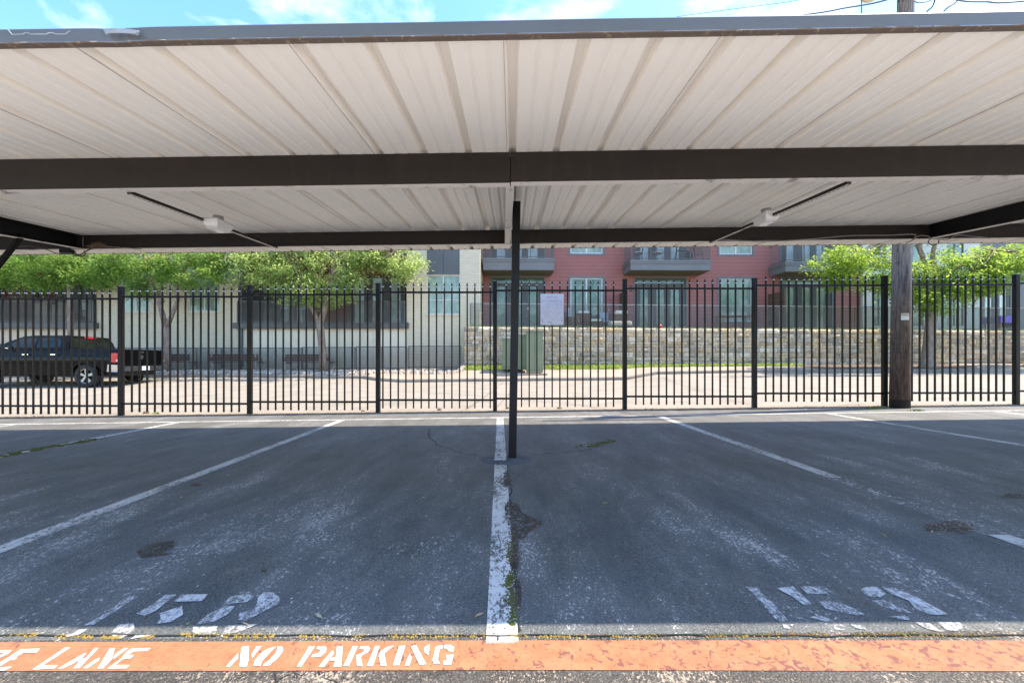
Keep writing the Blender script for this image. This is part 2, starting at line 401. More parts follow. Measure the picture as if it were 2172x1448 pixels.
def siding(name, c1, c2, pitch=.205, dark=.35):
    m, n, b, o = mat_new(name)
    g = n.nodes.new('ShaderNodeNewGeometry'); s = NN(n, 'ShaderNodeSeparateXYZ'); L(n, g.outputs[0], s.inputs[0])
    t = mth(n, 'FRACT', mth(n, 'DIVIDE', s.outputs[2], pitch))
    c = mixc(n, ramp(n, noise(n, pos(n, (1., 1., 3.)), 1.5, 6, .6), [(.3, 0.), (.7, 1.)]), c1, c2)
    gap = ramp(n, t, [(0., 1.), (.075, 1.), (.10, 0.)])
    c = mixc(n, mth(n, 'MULTIPLY', gap, dark+.3), c, tuple(x*.25 for x in c1))
    L(n, c, b.inputs['Base Color']); b.inputs['Roughness'].default_value = .65
    bump(n, b, t, -.5, .02); return m
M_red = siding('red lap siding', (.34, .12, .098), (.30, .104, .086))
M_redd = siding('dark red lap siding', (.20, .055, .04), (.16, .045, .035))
M_panel = simple('cream fibre panel', (.74, .64, .48), (.68, .59, .44), .8, .75)
M_white = simple('pale stucco', (.60, .58, .52), (.55, .53, .48), .9, .8)
M_dgrey = simple('dark grey panel', (.105, .105, .105), (.09, .09, .09), 1., .6)
M_grey = simple('grey trim', (.155, .15, .145), (.135, .13, .125), 1., .55)
M_greyd = simple('dark grey trim', (.085, .08, .075), None, 1., .5)
M_wframe = simple('white window frame', (.62, .60, .56), None, 5., .5)
M_doorf = simple('door frame paint', (.075, .068, .060), None, 1., .5)
M_soffit = simple('balcony soffit', (.14, .115, .085), None, 2., .7)
M_roof = simple('flat roof felt', (.2, .2, .2), None, 1., .9)
def glass(name, c1, c2, bl=.045, rough=.08, str_=.9):
    m, n, b, o = mat_new(name)
    g = n.nodes.new('ShaderNodeNewGeometry'); s = NN(n, 'ShaderNodeSeparateXYZ'); L(n, g.outputs[0], s.inputs[0])
    t = mth(n, 'FRACT', mth(n, 'DIVIDE', s.outputs[2], bl))
    c = mixc(n, ramp(n, noise(n, pos(n, (1., 1., .6)), 1.9, 5, .6, .8), [(.40, 0.), (.60, 1.)]), c1, c2)
    c = mixc(n, mth(n, 'MULTIPLY', ramp(n, t, [(.0, 1.), (.3, 0.)]), .35*str_), c, tuple(x*.4 for x in c1))
    L(n, c, b.inputs['Base Color']); b.inputs['Roughness'].default_value = rough; b.inputs['Specular IOR Level'].default_value = .7
    b.inputs['Coat Weight'].default_value = .2; b.inputs['Coat Roughness'].default_value = .03
    return m
M_gl_blind = glass('glass over blinds', (.27, .34, .26), (.16, .22, .16))
M_gl_green = glass('glass with painted tree reflection', (.045, .085, .04), (.15, .21, .13))  # tree reflections painted into the pane colour
M_gl_pale = glass('glass over white blind', (.46, .52, .48), (.34, .40, .36), str_=.5)
M_gl_dark = glass('dark door glass', (.05, .055, .05), (.16, .17, .15), str_=.2)
M_rail = simple('railing metal', (.11, .105, .095), None, 3., .45)
M_railL = simple('light railing top', (.30, .28, .25), None, 3., .45)
M_wire = simple('railing wire mesh', (.13, .12, .11), None, 3., .5)
M_bench = simple('bench slats', (.035, .014, .009), (.055, .024, .014), 9., .55)
M_benchm = simple('bench cast frame', (.30, .30, .29), None, 5., .4, metal=.5)
M_cab = simple('green cabinet paint', (.20, .215, .12), (.17, .185, .10), 2., .55, bst=.05)
M_cabd = simple('green cabinet lid', (.17, .185, .105), None, 2., .5)
M_wicker = simple('wicker weave', (.16, .085, .045), (.09, .05, .03), 45., .8, bst=.7, bscale=90.)
M_wickerL = simple('light wicker weave', (.42, .36, .28), (.30, .25, .19), 45., .8, bst=.7, bscale=90.)
M_cush = simple('cream cushion fabric', (.82, .75, .62), (.74, .67, .55), 12., .9)
M_cushg = simple('grey cushion fabric', (.42, .46, .48), (.34, .38, .40), 12., .9)
M_wood = simple('table timber', (.30, .17, .08), (.22, .12, .05), 14., .6)
M_purple = simple('purple table cloth', (.16, .14, .42), (.12, .10, .34), 7., .85)
M_ballr = simple('red ball rubber', (.50, .02, .03), (.42, .02, .025), 7., .35)
M_sign = simple('faded sign face', (.56, .57, .62), (.52, .50, .56), 2.2, .45)
M_signw = simple('worn red sign print', (.20, .02, .06), (.33, .14, .22), 30., .5, stops=(.40, .52))
M_signt = simple('worn grey sign print', (.15, .14, .20), (.27, .25, .31), 60., .5, stops=(.45, .6))
M_tagw = simple('white pole tag', (.72, .72, .70), None, 9., .5)
M_tagb = simple('tag print', (.30, .19, .09), (.6, .55, .48), 80., .5)
M_bulb = simple('clear bulb glass', (.75, .72, .66), None, 9., .15)
M_car = simple('black car paint', (.003, .003, .0032), None, 3., .14, spec=.15)
M_tan = simple('tan car paint', (.38, .33, .25), None, 3., .25)
M_carg = simple('tinted car glass', (.006, .008, .007), (.015, .02, .015), 2., .06, spec=.35)
M_tyre = simple('tyre rubber', (.02, .02, .02), None, 9., .8)
M_chrome = simple('chrome', (.70, .70, .70), None, 9., .16, metal=1.)
M_rim = simple('polished alloy', (.36, .36, .36), None, 9., .30, metal=.9)
M_tail = simple('tail lamp red', (.55, .012, .02), None, 9., .15)
M_tailw = simple('reverse lamp white', (.75, .72, .68), None, 9., .2)
M_under = simple('underbody black', (.012, .012, .012), None, 5., .8)
M_plate = simple('number plate', (.62, .64, .66), (.35, .38, .45), 60., .5)
M_lampg = simple('cream lamp bowl', (.60, .52, .33), None, 5., .3)

# ------------------------------------------------------------------ ground and street (structure)
def sheet(name, mat, rows):
    mb = MB(); n = len(rows[0])
    vs = [p for r in rows for p in r]
    fs = [(i*n+j, i*n+j+1, (i+1)*n+j+1, (i+1)*n+j) for i in range(len(rows)-1) for j in range(n-1)]
    mb.add(vs, fs); return struct(mb.build(name, mat))
mb = MB(); mb.poly([(-900,-900,-1.2),(900,-900,-1.2),(900,900,-1.2),(-900,900,-1.2)]); struct(mb.build('ground', M_ground))
YF = 8.40                                   # fence line
XL, XR = -34., 34.
def row(y, dz=0., n=41): return [(XL+(XR-XL)*i/(n-1), y, S_G*(XL+(XR-XL)*i/(n-1))+dz) for i in range(n)]
def lane_y(x): return 1.545-.004*x
nx = 41
sheet('parking_lot', M_lot, [[(x, lane_y(x), gz(x)) for x in [XL+(XR-XL)*i/(nx-1) for i in range(nx)]], row(3.), row(5.), row(YF-.12)])
sheet('fire_lane', M_lane, [row(1.0), row(1.2), [(x, lane_y(x), gz(x)) for x in [XL+(XR-XL)*i/(nx-1) for i in range(nx)]]])
sheet('bounce_ground', M_bounce, [row(-16.), row(-8.), row(1.0)])  # unseen ground behind the camera, added to bounce light onto the ceiling
# kerb line (px, py, depth)
KB = [(-1500,800,18.),(500,800,18.),(770,803,17.9),(800,808,17.4),(850,811,17.2),(1040,809,17.3),(1328,806,17.4),(1393,794,18.0),(1600,790,18.4),(1885,790,18.4),(2060,789,18.5),(2100,779,19.3),(3400,778,19.6)]
KW = [P(a, b, c) for a, b, c in KB]
def kerb(x):
    if x <= KW[0].x: return KW[0].y, KW[0].z
    for a, b in zip(KW, KW[1:]):
        if x <= b.x:
            t = (x-a.x)/(b.x-a.x); return a.y+(b.y-a.y)*t, a.z+(b.z-a.z)*t
    return KW[-1].y, KW[-1].z
def wallbase(x):                            # foot of buildings / stone wall
    if x < -2.4: return 20.6, Z(785, 20.6)
    return 20.3+.03*x, Z(775-.0035*(x*44), 20.3)
xs = sorted(set([round(XL+(XR-XL)*i/120, 3) for i in range(121)]+[round(k.x, 3) for k in KW]))
rows_ = []
for t in [0, .08, .2, .35, .5, .65, .8, .9, 1.]:
    r = []
    for x in xs:
        yk, zk = kerb(x); y0 = YF-.12
        r.append((x, y0+(yk-y0)*t, gz(x)-.01*(1-t)+(zk-gz(x))*t*t))
    rows_.append(r)
sheet('street', M_conc, rows_)
def street_z(x, y):
    yk, zk = kerb(x); y0 = YF-.12; t = max(0, min(1, (y-y0)/(yk-y0)))
    return gz(x)+(zk-gz(x))*t*t
rk = []
for dy_, dz_ in ((0, -.02), (.0, .10), (.03, .135), (.16, .14)):
    rk.append([(x, kerb(x)[0]+dy_, kerb(x)[1]+dz_) for x in xs])
sheet('kerb', M_conc_d, rk)
def verge(x, t):
    yk, zk = kerb(x); yb, zb = wallbase(x)
    y = yk+.16+(yb+.3-yk-.16)*t
    return (x, y, zk+.137+(zb-zk-.137)*min(1, t*1.08))
sheet('footpath', M_walk, [[verge(x, t) for x in xs] for t in (0, .25, .5, .75, 1.)])
def vz(x, y):
    yk, zk = kerb(x); yb, zb = wallbase(x); t = (y-yk-.16)/(yb+.3-yk-.16)
    return verge(x, max(0, min(1, t)))[2]
mjt = simple('joint dark', (.13, .11, .09), None, 9., .95)
def joint(xa, ya, xb, yb, wd=.012):
    mb = MB(); n = 14; vs = []
    d = Vector((xb-xa, yb-ya, 0)).normalized(); e = Vector((-d.y, d.x, 0))*wd/2
    for i in range(n+1):
        t = i/n; x = xa+(xb-xa)*t+.01*mnoise.noise(Vector((t*9, xa, 0))); y = ya+(yb-ya)*t
        z = street_z(x, y)+.006
        vs += [(x-e.x, y-e.y, z), (x+e.x, y+e.y, z)]
    mb.add(vs, [(2*i, 2*i+1, 2*i+3, 2*i+2) for i in range(n)]); struct(mb.build('pavement_joint', mjt))
for q in ((-.95, 8.7, -.35, 16.8), (-.35, 8.7, .25, 16.9), (5.0, 8.7, 6.0, 17.), (-8.2, 8.7, -9.5, 17.), (12., 8.7, 15., 17.5), (-16., 12.6, 18., 12.9), (-6., 10.2, -.6, 10.3)): joint(*q)
# dusty strip at the fence foot
sheet('dirt_strip', M_dirt, [[(x, YF-.13+.03*mnoise.noise(Vector((x*3, 0, 0))), gz(x)+.004) for x in xs], [(x, YF+.17+.06*mnoise.noise(Vector((x*2, 5, 0))), gz(x)+.006) for x in xs]])
# gravel bed and grass bed sheets
def bed(name, mat, x0, x1, t0, t1, dz):
    q = [x0+(x1-x0)*i/40 for i in range(41)]
    return sheet(name, mat, [[(verge(x, t+.02*mnoise.noise(Vector((x*1.7, t*9, 0))))[0], verge(x, t)[1], verge(x, t)[2]+dz) for x in q] for t in [t0+(t1-t0)*k/5 for k in range(6)]])
bed('gravel_bed', M_gravelbase, -30., X(790, 18.6), .04, 1., .006)
bed('gravel_bed', M_gravelbase, X(790, 18.6), X(985, 19.5), .45, 1., .006)
bed('planting_bed', M_grassb, X(985, 19.5), X(1720, 19.5), .55, 1., .006)
bed('mulch_bed', M_mulch, X(1720, 19.2), X(2085, 19.), .05, 1., .010)
def stones(name, regions, seed, smin, smax, label, cols, mat=None, cat='gravel', zf=None):
    r_ = random.Random(seed); mb = MB()
    for (x0, x1, t0, t1, cnt) in regions:
        for _ in range(cnt):
            x = r_.uniform(x0, x1); t = r_.uniform(t0, t1)
            p = zf(x, t) if zf else verge(x, t)
            s = r_.uniform(smin, smax); a = r_.uniform(0, 6.28); ca, sa = math.cos(a), math.sin(a)
            vs = []
            for (i, j, k) in ((-1,-1,-1),(1,-1,-1),(1,1,-1),(-1,1,-1),(-.6,-.6,1),(.6,-.6,1),(.6,.6,1),(-.6,.6,1)):
                lx = i*s*r_.uniform(.7, 1.2); ly = j*s*r_.uniform(.5, .9); lz = (k*.5+.5)*s*r_.uniform(.7, 1.1)
                vs.append((p[0]+lx*ca-ly*sa, p[1]+lx*sa+ly*ca, p[2]+lz-.004))
            c = r_.choice(cols); b_ = r_.uniform(.75, 1.15)
            mb.add(vs, [(0,1,5,4),(1,2,6,5),(2,3,7,6),(3,0,4,7),(4,5,6,7)], tuple(q*b_ for q in c))
    return tag(mb.build(name, mat or M_pebble), label, cat, kind='stuff')
SC = [(.55,.46,.37), (.42,.34,.27), (.62,.55,.46), (.36,.30,.26), (.50,.40,.31)]
stones('river_stones', [(-17., X(790, 18.6), .08, .95, 2600), (X(790, 18.6), X(985, 19.4), .47, .97, 700)], 3, .035, .10, 'pale river stones heaped in the bed behind the kerb', SC)
# ground cover by the stone wall
def blades(name, mat, pts_fn, cnt, seed, smin, smax, label, cat):
    r_ = random.Random(seed); mb = MB()
    for _ in range(cnt):
        p = pts_fn(r_)
        if p is None: continue
        s = r_.uniform(smin, smax); n_ = Vector((r_.gauss(0, .8), r_.gauss(0, .8), 1)).normalized()
        a = n_.orthogonal().normalized(); a.rotate(Matrix.Rotation(r_.uniform(0, 6.28), 3, n_)); b_ = n_.cross(a)
        c = Vector(p)+Vector((0, 0, r_.uniform(0, .09)))
        mb.add([c-a*s, c-b_*s*.45, c+a*s, c+b_*s*.45], [(0,1,2,3)], (r_.random(), r_.random()**2*.9, 0))
    return tag(mb.build(name, mat), label, cat, kind='stuff')
blades('ground_cover', M_grass, lambda r_: (lambda x, t: Vector(verge(x, t)) if (t-.58) > .12*mnoise.noise(Vector((x*2.2, 0, 3))) else None)(r_.uniform(X(985, 19.5), X(1725, 19.5)), r_.uniform(.5, .97)), 15000, 5, .025, .055, 'bright low ground cover growing along the foot of the stone wall', 'ground cover')

# ------------------------------------------------------------------ painted markings (structure)
H1 = .0022
def marking(name, polys, mat, dz=H1):
    mb = MB()
    for p in polys: mb.poly([G(a, b, dz) for a, b in p])
    return struct(mb.build(name, mat))
def linew(x0, ya, yb, wd, name, mat, dz=H1, vx=-.029):
    mb = MB(); n = 12; vs = []; 
    for i in range(n+1):
        y = ya+(yb-ya)*i/n
        for s in (-.5, .5):
            x = x0+vx*y+s*wd; vs.append((x, y, gz(x)+dz))
    mb.add(vs, [(2*i, 2*i+1, 2*i+3, 2*i+2) for i in range(n)]); return struct(mb.build(name, mat))
linew(.009, 1.50, 4.15, .115, 'parking_line', M_line_c)
linew(.009, 4.42, 7.38, .115, 'parking_line', M_line_c)
linew(-2.735, 1.5, 7.4, .115, 'parking_line', M_line)
linew(2.765, 3.5, 7.4, .115, 'parking_line', M_line)
linew(2.765, 2.35, 3.5, .15, 'parking_line', M_line_w)
linew(2.765, 1.5, 2.35, .115, 'parking_line', M_line)
for x0 in (-8.35, -5.56, 5.74, 8.66, 11.4, -11.1): linew(x0, 1.5, 7.4, .115, 'parking_line', M_line)
mb = MB(); vs = []
for i in range(41):
    x = -14+i*.7; y = 7.36+.008*x
    vs += [(x, y, gz(x)+H1*2), (x, y+.105, gz(x)+H1*2)]
mb.add(vs, [(2*i, 2*i+2, 2*i+3, 2*i+1) for i in range(40)]); struct(mb.build('parking_line', M_line))
marking('fire_lane_stripe', [[(-1500,1424.5),(540,1423),(1086,1421),(2172,1424),(3600,1430),(3600,1360),(2172,1358.5),(1086,1358),(540,1360.5),(-1500,1366)]], M_orange)
T8 = lambda zx, zy: (460+.2486*zx, 1350+.2486*zy)
NP = [[(78,262),(180,148),(182,190),(112,262)],[(208,110),(222,90),(272,88),(272,200),(255,262),(192,262)],[(335,92),(382,88),(300,190),(296,160)],
 [(455,103),(505,92),(470,125),(385,215),(372,258),(310,252),(330,200),(395,132)],[(515,88),(560,95),(566,125),(520,190),(450,250),(395,260),(402,238),(450,205),(500,150),(515,118)],
 [(790,88),(838,88),(720,262),(682,262)],[(860,92),(920,88),(938,105),(925,140),(880,178),(805,183),(815,160),(870,145),(890,118),(850,112)],
 [(985,125),(1000,140),(990,165),(915,262),(868,262)],[(1025,90),(1075,88),(1060,262),(995,262),(1010,212),(968,212),(978,190),(1014,180)],
 [(1160,88),(1203,88),(1125,258),(1078,258)],[(1225,92),(1290,88),(1308,108),(1290,140),(1240,165),(1228,185),(1243,258),(1195,258),(1190,165),(1250,140),(1262,115),(1215,112)],
 [(1350,88),(1390,85),(1330,258),(1280,258)],[(1465,88),(1510,85),(1428,150),(1447,255),(1400,258),(1380,165),(1400,130)],
 [(1555,88),(1608,82),(1555,250),(1502,252)],[(1645,150),(1664,190),(1640,256),(1602,255)],[(1655,90),(1700,78),(1785,240),(1730,250)],[(1772,95),(1818,72),(1805,165),(1770,140)],
 [(1870,90),(1930,78),(1925,105),(1900,115),(1885,200),(1905,240),(1850,240),(1840,205)],[(1942,76),(1995,78),(2025,95),(2018,135),(1975,130),(1965,108),(1938,105)],[(1955,165),(2020,160),(1998,245),(1930,246),(1935,214),(1962,208),(1962,190)]]
marking('no_parking_lettering', [[T8(*q) for q in p] for p in NP], M_num2, H1*2)
T7 = lambda zx, zy: (.1934*zx, 1340+.1934*zy)
LN = [[(0,210),(128,206),(95,245),(0,290),(0,262),(60,238),(0,240)],[(-330,212),(-270,212),(-560,430),(-640,430)],[(-900,215),(-840,215),(-1180,435),(-1260,435)],
 [(-1500,218),(-1250,218),(-1290,252),(-1480,256),(-1560,305),(-1430,305),(-1470,335),(-1620,338),(-1760,438),(-1830,438)],
 [(230,198),(437,192),(400,233),(255,238),(175,283),(190,292),(150,318),(110,318),(0,385),(0,345),(120,270)],[(0,402),(130,388),(60,430),(0,435)],
 [(715,180),(770,182),(470,375),(635,375),(595,410),(355,422)],[(930,240),(945,245),(880,320),(700,405),(630,415),(790,320)],[(1040,185),(1080,185),(870,405),(805,410),(870,330),(800,350),(830,320),(940,295)],
 [(1090,290),(1085,320),(960,408),(908,408),(1040,315)],[(1205,190),(1258,190),(1225,310),(1130,408),(1065,410),(1110,350),(1155,270)],[(1365,187),(1402,185),(1245,305),(1238,290),(1290,232)],
 [(1450,190),(1655,185),(1610,218),(1465,222),(1400,262),(1468,262),(1430,300),(1340,310),(1265,372),(1425,372),(1385,408),(1180,410),(1330,300),(1390,225)]]
marking('fire_lane_lettering', [[T7(*q) for q in p] for p in LN], M_num2, H1*2)
T3 = lambda zx, zy: (100+.2486*zx, 1230+.2486*zy)
N158 = [[(700,142),(782,140),(560,285),(400,385),(310,395),(480,300)],[(240,432),(355,420),(270,470),(170,490),(155,480)],[(610,385),(740,375),(745,440),(700,465),(550,455),(580,420)],
 [(1010,130),(1105,128),(930,265),(830,310),(760,290),(900,210)],[(1140,130),(1375,125),(1320,185),(1085,190)],[(960,290),(1150,225),(1160,300),(1060,360),(940,380),(970,330)],
 [(545,475),(690,475),(620,507)],[(750,480),(900,475),(710,510)],[(1560,150),(1700,120),(1765,145),(1710,190),(1580,205),(1500,215)],
 [(1800,150),(1850,108),(1930,110),(1985,155),(1980,205),(1900,245),(1700,350),(1630,345),(1640,290),(1760,260),(1790,210)],[(1530,225),(1600,228),(1540,300),(1420,360),(1270,385),(1370,300)],
 [(1245,405),(1460,402),(1430,465),(1300,470),(1240,450)],[(1540,395),(1800,378),(1640,450),(1490,470),(1500,440)],[(1440,490),(1500,475),(1500,492)]]
marking('stall_number_marking', [[T3(*q) for q in p] for p in N158], M_num, H1*2)
T4 = lambda zx, zy: (1560+.2394*zx, 1220+.2394*zy)
N152 = [[(88,108),(195,103),(260,195),(330,245),(470,410),(420,420),(360,400),(270,300),(170,185)],[(415,435),(520,440),(470,485),(430,470)],
 [(360,120),(510,103),(560,150),(680,265),(600,265),(500,190)],[(575,105),(790,103),(885,165),(640,170)],[(735,240),(880,235),(1030,290),(1160,360),(1040,355),(800,300)],[(650,375),(760,365),(860,410),(800,415)],
 [(880,462),(960,490),(890,490)],[(1020,440),(1100,450),(1175,488),(1060,470)],[(1110,130),(1160,108),(1250,105),(1335,170),(1270,205),(1150,185)],
 [(1310,118),(1400,115),(1600,195),(1880,350),(1740,358),(1600,310),(1540,230),(1380,170)],[(1210,230),(1320,225),(1420,270),(1580,340),(1480,335),(1290,280)],
 [(1360,370),(1500,362),(1580,405),(1450,395)],[(1590,420),(1720,430),(1820,505),(1700,480)],[(1790,420),(1990,425),(2020,470),(1950,500),(1870,490)]]
marking('stall_number_marking', [[T4(*q) for q in p] for p in N152], M_num, H1*2)
# pale smears, dark bare patches
marking('pale_scuff', [[(60,1230),(0,1225),(0,1180),(70,1150),(240,1130),(230,1165)],[(290,1130),(360,1100),(620,1060),(700,1120),(620,1170),(420,1170)],[(200,1230),(330,1190),(340,1200),(230,1238)],
  [(800,1160),(1000,1120),(1030,1180),(900,1210),(770,1215)]], M_wash)
mb = MB()
def strip(pts, wd, dz=H1):
    vs = []
    for a, b in pts:
        p = G(a, b, dz); vs += [p+Vector((-wd/2, 0, 0)), p+Vector((wd/2, 0, 0))]
    mb.add(vs, [(2*i, 2*i+1, 2*i+3, 2*i+2) for i in range(len(pts)-1)])
strip([(735,1222),(800,1150),(870,1065)], .012); strip([(955,1180),(985,1070),(990,1020)], .008); strip([(1770,1000),(1900,1060),(2090,1140)], .02)
struct(mb.build('tyre_scrape', M_wash))
def blob(cx, cy, rx, ry, seed, n=26, rough=.35):
    r_ = random.Random(seed); out = []
    for i in range(n):
        a = 2*math.pi*i/n; k = 1+rough*(mnoise.noise(Vector((math.cos(a)*1.6, math.sin(a)*1.6, seed*3.1)))*1.6)+r_.uniform(-.07, .07)
        out.append((cx+rx*k*math.cos(a), cy+ry*k*math.sin(a)))
    return out
marking('bare_patch', [[(290,1170),(310,1155),(370,1145),(368,1160),(340,1175),(385,1172),(330,1180),(300,1183)],
  [(1078,1062),(1100,1070),(1108,1088),(1148,1105),(1150,1112),(1120,1130),(1110,1148),(1092,1150),(1080,1120),(1072,1100),(1070,1075)],
  blob(1090, 1180, 9, 45, 3), blob(1092, 1255, 12, 60, 5), blob(418, 1029, 14, 3, 9), blob(2020, 1118, 52, 13, 4), blob(560,1210,5,4,8), blob(2150,1052,30,5,12), blob(1075,1010,5,25,14)], M_stain, H1*1.6)
# low creeping moss and weeds in the cracks
def moss(name, path, wd, cnt, mat, label, size, seed, cat='moss'):
    r_ = random.Random(seed); mb = MB()
    for _ in range(cnt):
        i = r_.randrange(len(path)-1); t = r_.random(); a, b = path[i], path[i+1]
        p = G(a[0]+(b[0]-a[0])*t, a[1]+(b[1]-a[1])*t)
        p += Vector((r_.gauss(0, wd), r_.gauss(0, wd), 0)); p.z = gz(p.x)+.003
        if mnoise.noise(Vector((p.x*9, p.y*9, seed))) < -.12: continue
        s = r_.uniform(.4, 1.)*size; k = 6; vs = [(p.x, p.y, p.z+s*.55)]
        for q in range(k):
            an = 6.283*q/k+r_.random(); rr = s*r_.uniform(.6, 1.2); vs.append((p.x+rr*math.cos(an), p.y+rr*math.sin(an), p.z-.002))
        mb.add(vs, [(0, 1+q, 1+(q+1) % k) for q in range(k)])
    return tag(mb.build(name, mat), label, cat, kind='stuff')
moss('crack_moss', [(1084,1130),(1080,1180),(1083,1220),(1080,1240),(1088,1290),(1087,1330)], .010, 420, M_moss, 'dark green moss in the crack beside the centre line', .010, 2)
moss('crack_moss', [(0,967),(60,957),(120,945),(215,930)], .05, 900, M_moss, 'weedy green moss along the crack at the left', .022, 4)
moss('crack_moss', [(1238,948),(1262,943),(1300,934)], .035, 260, M_moss, 'short mossy patch on the asphalt right of the post', .020, 6)
moss('crack_moss', [(-300,1347),(60,1346),(240,1352),(420,1345),(640,1350),(1010,1348),(1300,1350),(1700,1345),(2300,1348)], .006, 1500, M_mossy, 'yellow dry moss in the joint above the orange stripe', .0065, 8)
mb = MB(); q = []
for i in range(220):
    px = -400+i*13.; p = G(px, 1348+4*mnoise.noise(Vector((i*.13, 0, 0)))); q.append(p)
vs = []
for i, p in enumerate(q):
    wd = .003+.003*abs(mnoise.noise(Vector((i*.7, 2, 0)))); vs += [p+Vector((0, -wd, .0035)), p+Vector((0, wd, .0035))]
mb.add(vs, [(2*i, 2*i+2, 2*i+3, 2*i+1) for i in range(len(q)-1)]); struct(mb.build('pavement_crack', simple('crack dark', (.02, .018, .015), None, 9., .95)))
crk = bpy.data.materials['crack dark']
def crack(path, wd, seed):
    r_ = random.Random(seed); pts = []
    for (a, b) in zip(path, path[1:]):
        for k in range(10):
            t = k/10; pts.append(G(a[0]+(b[0]-a[0])*t, a[1]+(b[1]-a[1])*t)+Vector((r_.gauss(0, .012), r_.gauss(0, .02), .0012)))
    mb = MB(); vs = []
    for i, p in enumerate(pts):
        d = (pts[min(i+1, len(pts)-1)]-pts[max(i-1, 0)]); d.z = 0; d.normalize(); e = Vector((-d.y, d.x, 0))*wd*r_.uniform(.3, 1.2)*(1-.6*abs(i/len(pts)-.5))
        vs += [p-e, p+e]
    mb.add(vs, [(2*i, 2*i+1, 2*i+3, 2*i+2) for i in range(len(pts)-1)]); struct(mb.build('pavement_crack', crk))
for k, (pth, wd) in enumerate([([(912,908),(908,925),(930,945),(985,962),(1030,968)], .009), ([(1120,962),(1180,962),(1238,955),(1300,938)], .008), ([(300,942),(350,935),(400,925)], .010),
    ([(1083,1020),(1082,1060),(1090,1100)], .008), ([(1086,1150),(1080,1190),(1086,1240),(1082,1290),(1090,1335)], .007), ([(1180,1400),(1260,1385),(1300,1362)], .002), ([(1450,1352),(1560,1372),(1640,1392)], .002),
    ([(1990,915),(2060,925),(2140,935)], .010), ([(560,1450),(640,1436),(760,1440)], .003), ([(1600,900),(1700,912),(1800,930)], .006), ([(0,1010),(90,1000),(200,985)], .006)]): crack(pth, wd, k)
# fallen leaves, twigs, small stones
def litter():
    r_ = random.Random(21); mb = MB(); cols = [(.40,.30,.18),(.30,.16,.08),(.46,.40,.28),(.22,.13,.07),(.30,.34,.12),(.12,.07,.04)]
    for i in range(420):
        if i < 230: y = YF-.16+abs(r_.gauss(0, .16)); x = r_.uniform(-10, 11)
        else: y = r_.uniform(1.55, 8.1); x = r_.uniform(-1.2*y, 1.2*y)
        s = r_.uniform(.008, .022) if i < 230 else r_.uniform(.004, .013)*(1+y*.08); a = r_.uniform(0, 6.28); z = gz(x)+.006
        d = Vector((math.cos(a), math.sin(a), 0)); e = Vector((-d.y, d.x, 0)); el = r_.choice([1.5, 2.2, 4.])
        p = Vector((x, y, z))
        mb.add([p-d*s*el*.5, p-e*s*.45+Vector((0,0,s*.3)), p+d*s*el*.5+Vector((0,0,s*.2)), p+e*s*.45], [(0,1,2,3)], r_.choice(cols))
    return tag(mb.build('leaf_litter', M_litter), 'dry leaves and twigs scattered over the asphalt and along the fence foot', 'leaf litter', kind='stuff')
litter()
stones('fence_stones', [(-10., 11., 0, 1, 260)], 12, .006, .02, 'small loose stones along the foot of the fence', SC, zf=lambda x, t: (x, YF-.14+.3*t, gz(x)+.004))
for i, (px, py, s) in enumerate([(310, 876, .05), (770, 872, .035), (932, 869, .04), (1076, 866, .035), (1370, 868, .02)]):
    p = G(px, py); r_ = random.Random(i); mb = MB(); mb.ball(p+Vector((0, 0, s*.4)), s, 10, 6, (1.2, .9, .7))
    mb.v = [tuple(Vector(v)+Vector((r_.uniform(-1,1), r_.uniform(-1,1), r_.uniform(-1,1)))*s*.12) for v in mb.v]
    tag(mb.build('rock', M_dirt), ['brown rock at the fence foot near the pickup', 'rock at the foot of the third fence post', 'reddish rock under the fence left of the green cabinets', 'dark rock between fence post and carport column', 'small rock under the fence panel right of the white sign'][i], 'rock', 'rocks at the fence foot')
def weed(px, py, wd, cnt, label, seed, h=.05):
    r_ = random.Random(seed); mb = MB()
    for _ in range(cnt):
        p = G(px, py)+Vector((r_.gauss(0, wd), r_.gauss(0, .03), 0)); hh = r_.uniform(.3, 1)*h; a = r_.uniform(0, 6.28)
        t = p+Vector((math.cos(a)*hh*.8, math.sin(a)*hh*.5, hh)); e = Vector((-math.sin(a), math.cos(a), 0))*.006
        mb.add([p-e, p+e, (p+t)/2+e*1.4+Vector((0,0,.01)), t], [(0,1,2,3)])
    tag(mb.build('weed_tuft', M_weed), label, 'weed', kind='stuff')
weed(1855, 866, .10, 160, 'low green weed left of the utility pole foot', 1)
weed(1946, 872, .05, 60, 'small weed just right of the utility pole foot', 2)
weed(1185, 867, .02, 30, 'thin weed at the fence foot below the white sign', 3)
weed(330, 878, .05, 40, 'tiny weed at the fence foot behind the far left stall', 4)

# ------------------------------------------------------------------ carport
kR = -.0113; sR = .009
def RP(u, d, dz=0.): return Vector((u, d+kR*u, 2.319+.0722*d+sR*u+dz))
port = empty('carport', (0, 4.3, 0), 'long brown steel carport with ribbed cream metal roof over the stalls', 'carport')
U0, U1 = -17.3, 17.3; D0, D3 = 1.915, 6.92
PIT = .328
prof = []                                                  # (offset in pitch, height)
for o_, h_ in ((0, 0), (.0, .0), (.006, .001), (.018, .046), (.058, .046), (.070, .001), (.076, 0), (.140, 0), (.148, .006), (.168, .006), (.176, 0), (.232, 0), (.240, .006), (.260, .006), (.268, 0)):
    if prof and prof[-1] == (o_, h_): continue
    prof.append((o_, h_))
c0 = X(1075, D0)-.012
us = []; k = -52
while k < 53:
    b_ = c0+k*PIT
    for o_, h_ in prof: us.append((b_+o_, h_, k))
    k += 1
mb = MB(); nd = 8; vs = []; fs = []
